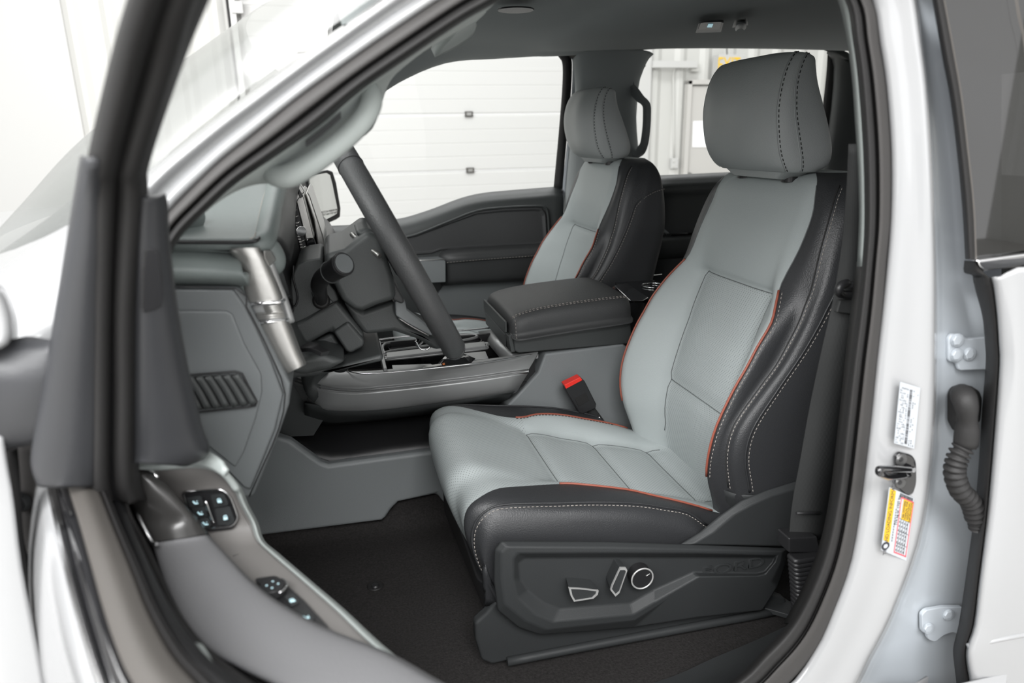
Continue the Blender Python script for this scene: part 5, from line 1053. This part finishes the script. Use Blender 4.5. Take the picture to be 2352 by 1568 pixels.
# memory / lock switch pack
def zs(x, y, d=0): return TZ(x, y, zed(y)+.002+d)
pk = B(); pkp = roundpoly([zs(421,1140),(zs(430,1136)),zs(512,1130),zs(530,1148),zs(547,1195),zs(535,1214),zs(474,1221),zs(440,1190)], .006, 3)
pk.loops([pkp, [p+V((0,0,.003)) for p in pkp]], 'pdd'); pack = pk.link('lock_switch_pack', dr, bevel=.001)
mk('bright_frame', pack, lambda e: e.tube([p+V((0,0,.0035)) for p in pkp], .0013, 'chrome', n=8, k=1, closed=True))
mk('bright_bar', pack, lambda e: e.tube([zs(472,1150,.004),zs(482,1178,.004),zs(490,1198,.004)], .0016, 'chrome', n=8))
def button(pts, sym, par=pack):
    e = B(); P_ = roundpoly([zs(x,y,.003) for x, y in pts], .002, 2); e.loops([P_, [p+V((0,0,.0022)) for p in P_]], 'pd'); o = e.link('button', par, bevel=.0006)
    c = sum([zs(x,y,.0055) for x, y in pts], V())/len(pts)
    u_ = (zs(pts[1][0],pts[1][1])-zs(pts[0][0],pts[0][1])).normalized(); w_ = (zs(pts[0][0],pts[0][1])-zs(pts[-1][0],pts[-1][1])).normalized()
    if sym: mk('symbol', o, lambda e: sym(e, c, u_, w_))
def s_lock(e, c, u, w):
    e.poly([c-u*.0022-w*.0018, c+u*.0022-w*.0018, c+u*.0022+w*.0008, c-u*.0022+w*.0008], V((0,0,.0003)), 'lit')
    e.tube([c-u*.0014+w*.0008, c-u*.0014+w*.0028, c+u*.0014+w*.0028, c+u*.0014+w*.0012], .00035, 'lit', n=5, k=2)
def s_seat(e, c, u, w):
    e.tube([c-u*.002+w*.0022, c-u*.001-w*.001, c+u*.002-w*.001], .0007, 'lit', n=5, k=1); e.tube([c+u*.0012+w*.001, c+u*.0024+w*.002], .0004, 'lit', n=5, k=1)
button([(484,1140),(514,1137),(526,1160),(492,1166)], s_lock); button([(494,1172),(528,1166),(540,1198),(528,1206),(500,1206)], s_lock)
button([(428,1146),(462,1142),(470,1162),(438,1167)], s_seat); button([(440,1171),(472,1167),(478,1187),(452,1191)], s_seat); button([(456,1195),(479,1192),(486,1210),(468,1213)], s_seat)
# mirror and window switches further back
wp_ = B(); wpp = roundpoly([zs(583,1334),zs(636,1326),zs(700,1385),zs(760,1450),zs(730,1452),zs(640,1390)], .005, 3); wp_.loops([wpp, [p+V((0,0,.003)) for p in wpp]], 'pdd'); wsp = wp_.link('window_switch_pack', dr, bevel=.001)
kc2 = zs(628,1360,.004)
mk('mirror_knob', wsp, lambda e: e.disc(kc2, (0,0,1), .012, .008, 'pdd', r2=.011), bevel=.001)
mk('knob_arc', wsp, lambda e: e.tube([kc2+V((.0125*math.cos(a), .0125*math.sin(a), .006)) for a in [math.radians(d_) for d_ in range(-60,70,12)]], .0007, 'chrome', n=6, k=1))
mk('mirror_arrows', wsp, lambda e: [e.disc(kc2+V((.005*math.cos(a),.005*math.sin(a),.0082)), (0,0,1), .0010, .0003, 'lit', n=4) for a in (0,1.57,3.14,4.71)])
button([(652,1372),(676,1366),(690,1385),(668,1395)], s_lock, wsp); button([(682,1408),(706,1404),(726,1425),(704,1432)], s_seat, wsp); button([(614,1336),(632,1332),(640,1340),(622,1344)], s_seat, wsp)
# ================================================================== SHOP BACKGROUND
YG = 7.5
g0 = .05
fl = B(); fl.box((0,2,g0-.01), (24,18,.02), 'gfloor'); fl.link('floor', kind='structure')
def struct(name, fn, **k): e = B(); fn(e); return e.link(name, kind='structure', **k)
def corr(e, x0, x1, z0, z1):      # ribbed steel sheet
    x = x0; a = e.mi('gwall'); P_ = []
    while x < x1:
        P_ += [(x,0),(x+.055,-.03),(x+.095,-.03),(x+.15,0),(x+.30,0)] ; x += .30
        if False: pass
    b0 = len(e.v)
    for px_, d in P_: e.v.append(V((px_, YG+d, z0))); e.v.append(V((px_, YG+d, z1)))
    for i in range(len(P_)-1): e.face([b0+2*i, b0+2*i+2, b0+2*i+3, b0+2*i+1], a, False)
gx0 = -.70; gx1 = 3.25
struct('wall_back', lambda e: (e.box((-4.7, YG, 2.5), (5,.03,5), 'gdoor'), corr(e, -2.2, gx0-.15, g0, 5), corr(e, gx1+.18, 10, g0, 5), e.box(((gx0+gx1)/2, YG, 4.6), (gx1-gx0+.4,.03,1.2), 'gwall')), thick=.002)
struct('wall_right', lambda e: [e.box((9.2,y_,2.5), (.06,.20,5), 'gwall') for y_ in []] or e.surf([[V((9.2+d_, y_, g0)), V((9.2+d_, y_, 5))] for y_, d_ in [(-7+.15*k+(.05 if k%4 in (1,) else 0), .04*(k%4 in (1,2))) for k in range(100)]], 'gwall', 1, 1, sm=False))
struct('wall_front', lambda e: e.box((-7.2,2,2.5), (.05,14,5), 'gdoor'))
gd = empty('garage_door', ((gx0+gx1)/2, YG, g0), 'white overhead sectional garage door seen through the front passenger window', 'garage door')
zz_ = [1.834-.568*k for k in range(4)]; zz_ = [1.834+.568*3, 1.834+.568*2, 1.834+.568, 1.834, 1.266, .698, .13]
zz_ = [z for z in zz_]
for k, (zt, zb) in enumerate(zip(zz_, zz_[1:])):
    def fs(e):
        P_ = [(zb+.004,0)]
        n = 4
        for q in range(n):
            h = (zt-zb-.03)/n; z_ = zb+.015+q*h
            P_ += [(z_,-.006),(z_+h-.012,-.006),(z_+h-.008,-.0035),(z_+h-.004,-.0035)]
        P_ += [(zt-.008,0)]
        e.surf([[V((gx0, YG+d-.03, z_)), V((gx1, YG+d-.03, z_))] for z_, d in P_], 'gdoor', 1, 1, sm=False)
        e.box(((gx0+gx1)/2, YG, (zt+zb)/2), (gx1-gx0,.04,zt-zb-.014), 'gdoor')
    mk('door_section', gd, fs)
for (px_, py_) in [(1077,262),(1080,391),(835,398)]:
    c_ = T(px_, py_, YG-.05)
    mk('section_hinge', gd, lambda e: (e.box(c_, (.085,.02,.055), 'rubl'), e.box(c_+V((0,-.012,0)), (.05,.012,.03), 'steel')), bevel=.003)
mk('door_track', gd, lambda e: (e.box((gx0-.06,YG-.10,2.0), (.05,.05,4), 'steel'), e.box((gx0-.10,YG-.06,2.0), (.03,.06,4), 'rub')))
mk('spring_bracket', gd, lambda e: (e.box((gx0-.02,YG-.12,2.78), (.10,.06,.10), 'gdoor'), e.box((gx0-.02,YG-.15,2.88), (.16,.04,.02), 'rub')))
struct('trim_1', lambda e: e.box((gx1+.09,YG-.04,2.4), (.18,.10,4.8), 'gdoor'), bevel=.01)
ed = empty('exit_door', (4.6,YG,g0), 'beige exit door with lever handle and white notice', 'door')
xl = 3.88; xr_ = 4.85; zt = 2.14
mk('leaf', ed, lambda e: e.box(((xl+xr_)/2,YG-.06,(g0+zt)/2-.02), (xr_-xl-.08,.04,zt-g0-.04), 'gex'), bevel=.003)
mk('frame', ed, lambda e: (e.box((xl,YG-.07,(g0+zt)/2), (.05,.09,zt-g0+.04), 'gex'), e.box((xr_,YG-.07,(g0+zt)/2), (.05,.09,zt-g0+.04), 'gex'), e.box(((xl+xr_)/2,YG-.07,zt), (xr_-xl+.05,.09,.05), 'gex')), bevel=.004)
hp = T(1585,405,YG-.12)
lv = mk('lever_handle', ed, lambda e: (e.disc(hp+V((0,.04,0)), (0,-1,0), .045, .02, 'steel'), e.tube([hp+V((0,.02,0)), hp, hp+V((.06,-.005,-.005)), hp+V((.12,0,-.01))], .013, 'steel', n=10)))
nt_ = B(); nt_.poly(Tp([(1592,278),(1690,276),(1690,338),(1590,338)], YG-.088), (0,.002,0), 'paper'); nt_.link('paper_notice', label='white paper notice taped on the beige exit door', cat='notice')
ex = empty('exit_sign', T(1672,155,YG-.15), 'white exit sign box with yellow letters above the exit door', 'exit sign')
def fex(e): e.box(T(1672,156,YG-.12), (.31,.14,.26), 'gdoor')
mk('sign_box', ex, fex, bevel=.006)
tx = text('t', 'EXIT', .215, T(1674,150,YG-.194), frame3((1,0,0),(0,0,1)), 'exity', ex, depth=.003, sx=.62); tx.name = 'exit_letters'
mk('sign_conduit', ex, lambda e: e.tube([T(1670,127,YG-.08),T(1669,100,YG-.08),T(1668,60,YG-.08)], .008, 'steel', n=8, k=1))
ob_ = empty('outlet_box', T(1548,375,YG-.04), 'small white outlet box with conduit beside the exit door', 'outlet')
mk('box', ob_, lambda e: e.box(T(1548,375,YG-.05), (.085,.05,.115), 'gdoor'), bevel=.006)
mk('socket', ob_, lambda e: (e.box(T(1548,370,YG-.078), (.032,.006,.028), 'gwall'), e.box(T(1548,381,YG-.078), (.032,.006,.028), 'gwall')), bevel=.002)
mk('conduit', ob_, lambda e: e.tube([T(1548,363,YG-.05),T(1547,200,YG-.05),T(1547,172,YG-.05),T(1551,160,YG-.05),T(1560,155,YG-.05)], .010, 'gwall', n=8))
dc = empty('wall_rail', T(1550,148,YG-.1), 'white horizontal rail bracket fixed to the ribbed wall left of the exit sign', 'rail')
mk('rail', dc, lambda e: e.box(T(1550,148,YG-.12), (.52,.05,.07), 'gdoor'), bevel=.004)
mk('bracket', dc, lambda e: e.box(T(1594,158,YG-.06), (.08,.08,.06), 'gwall'), bevel=.003)
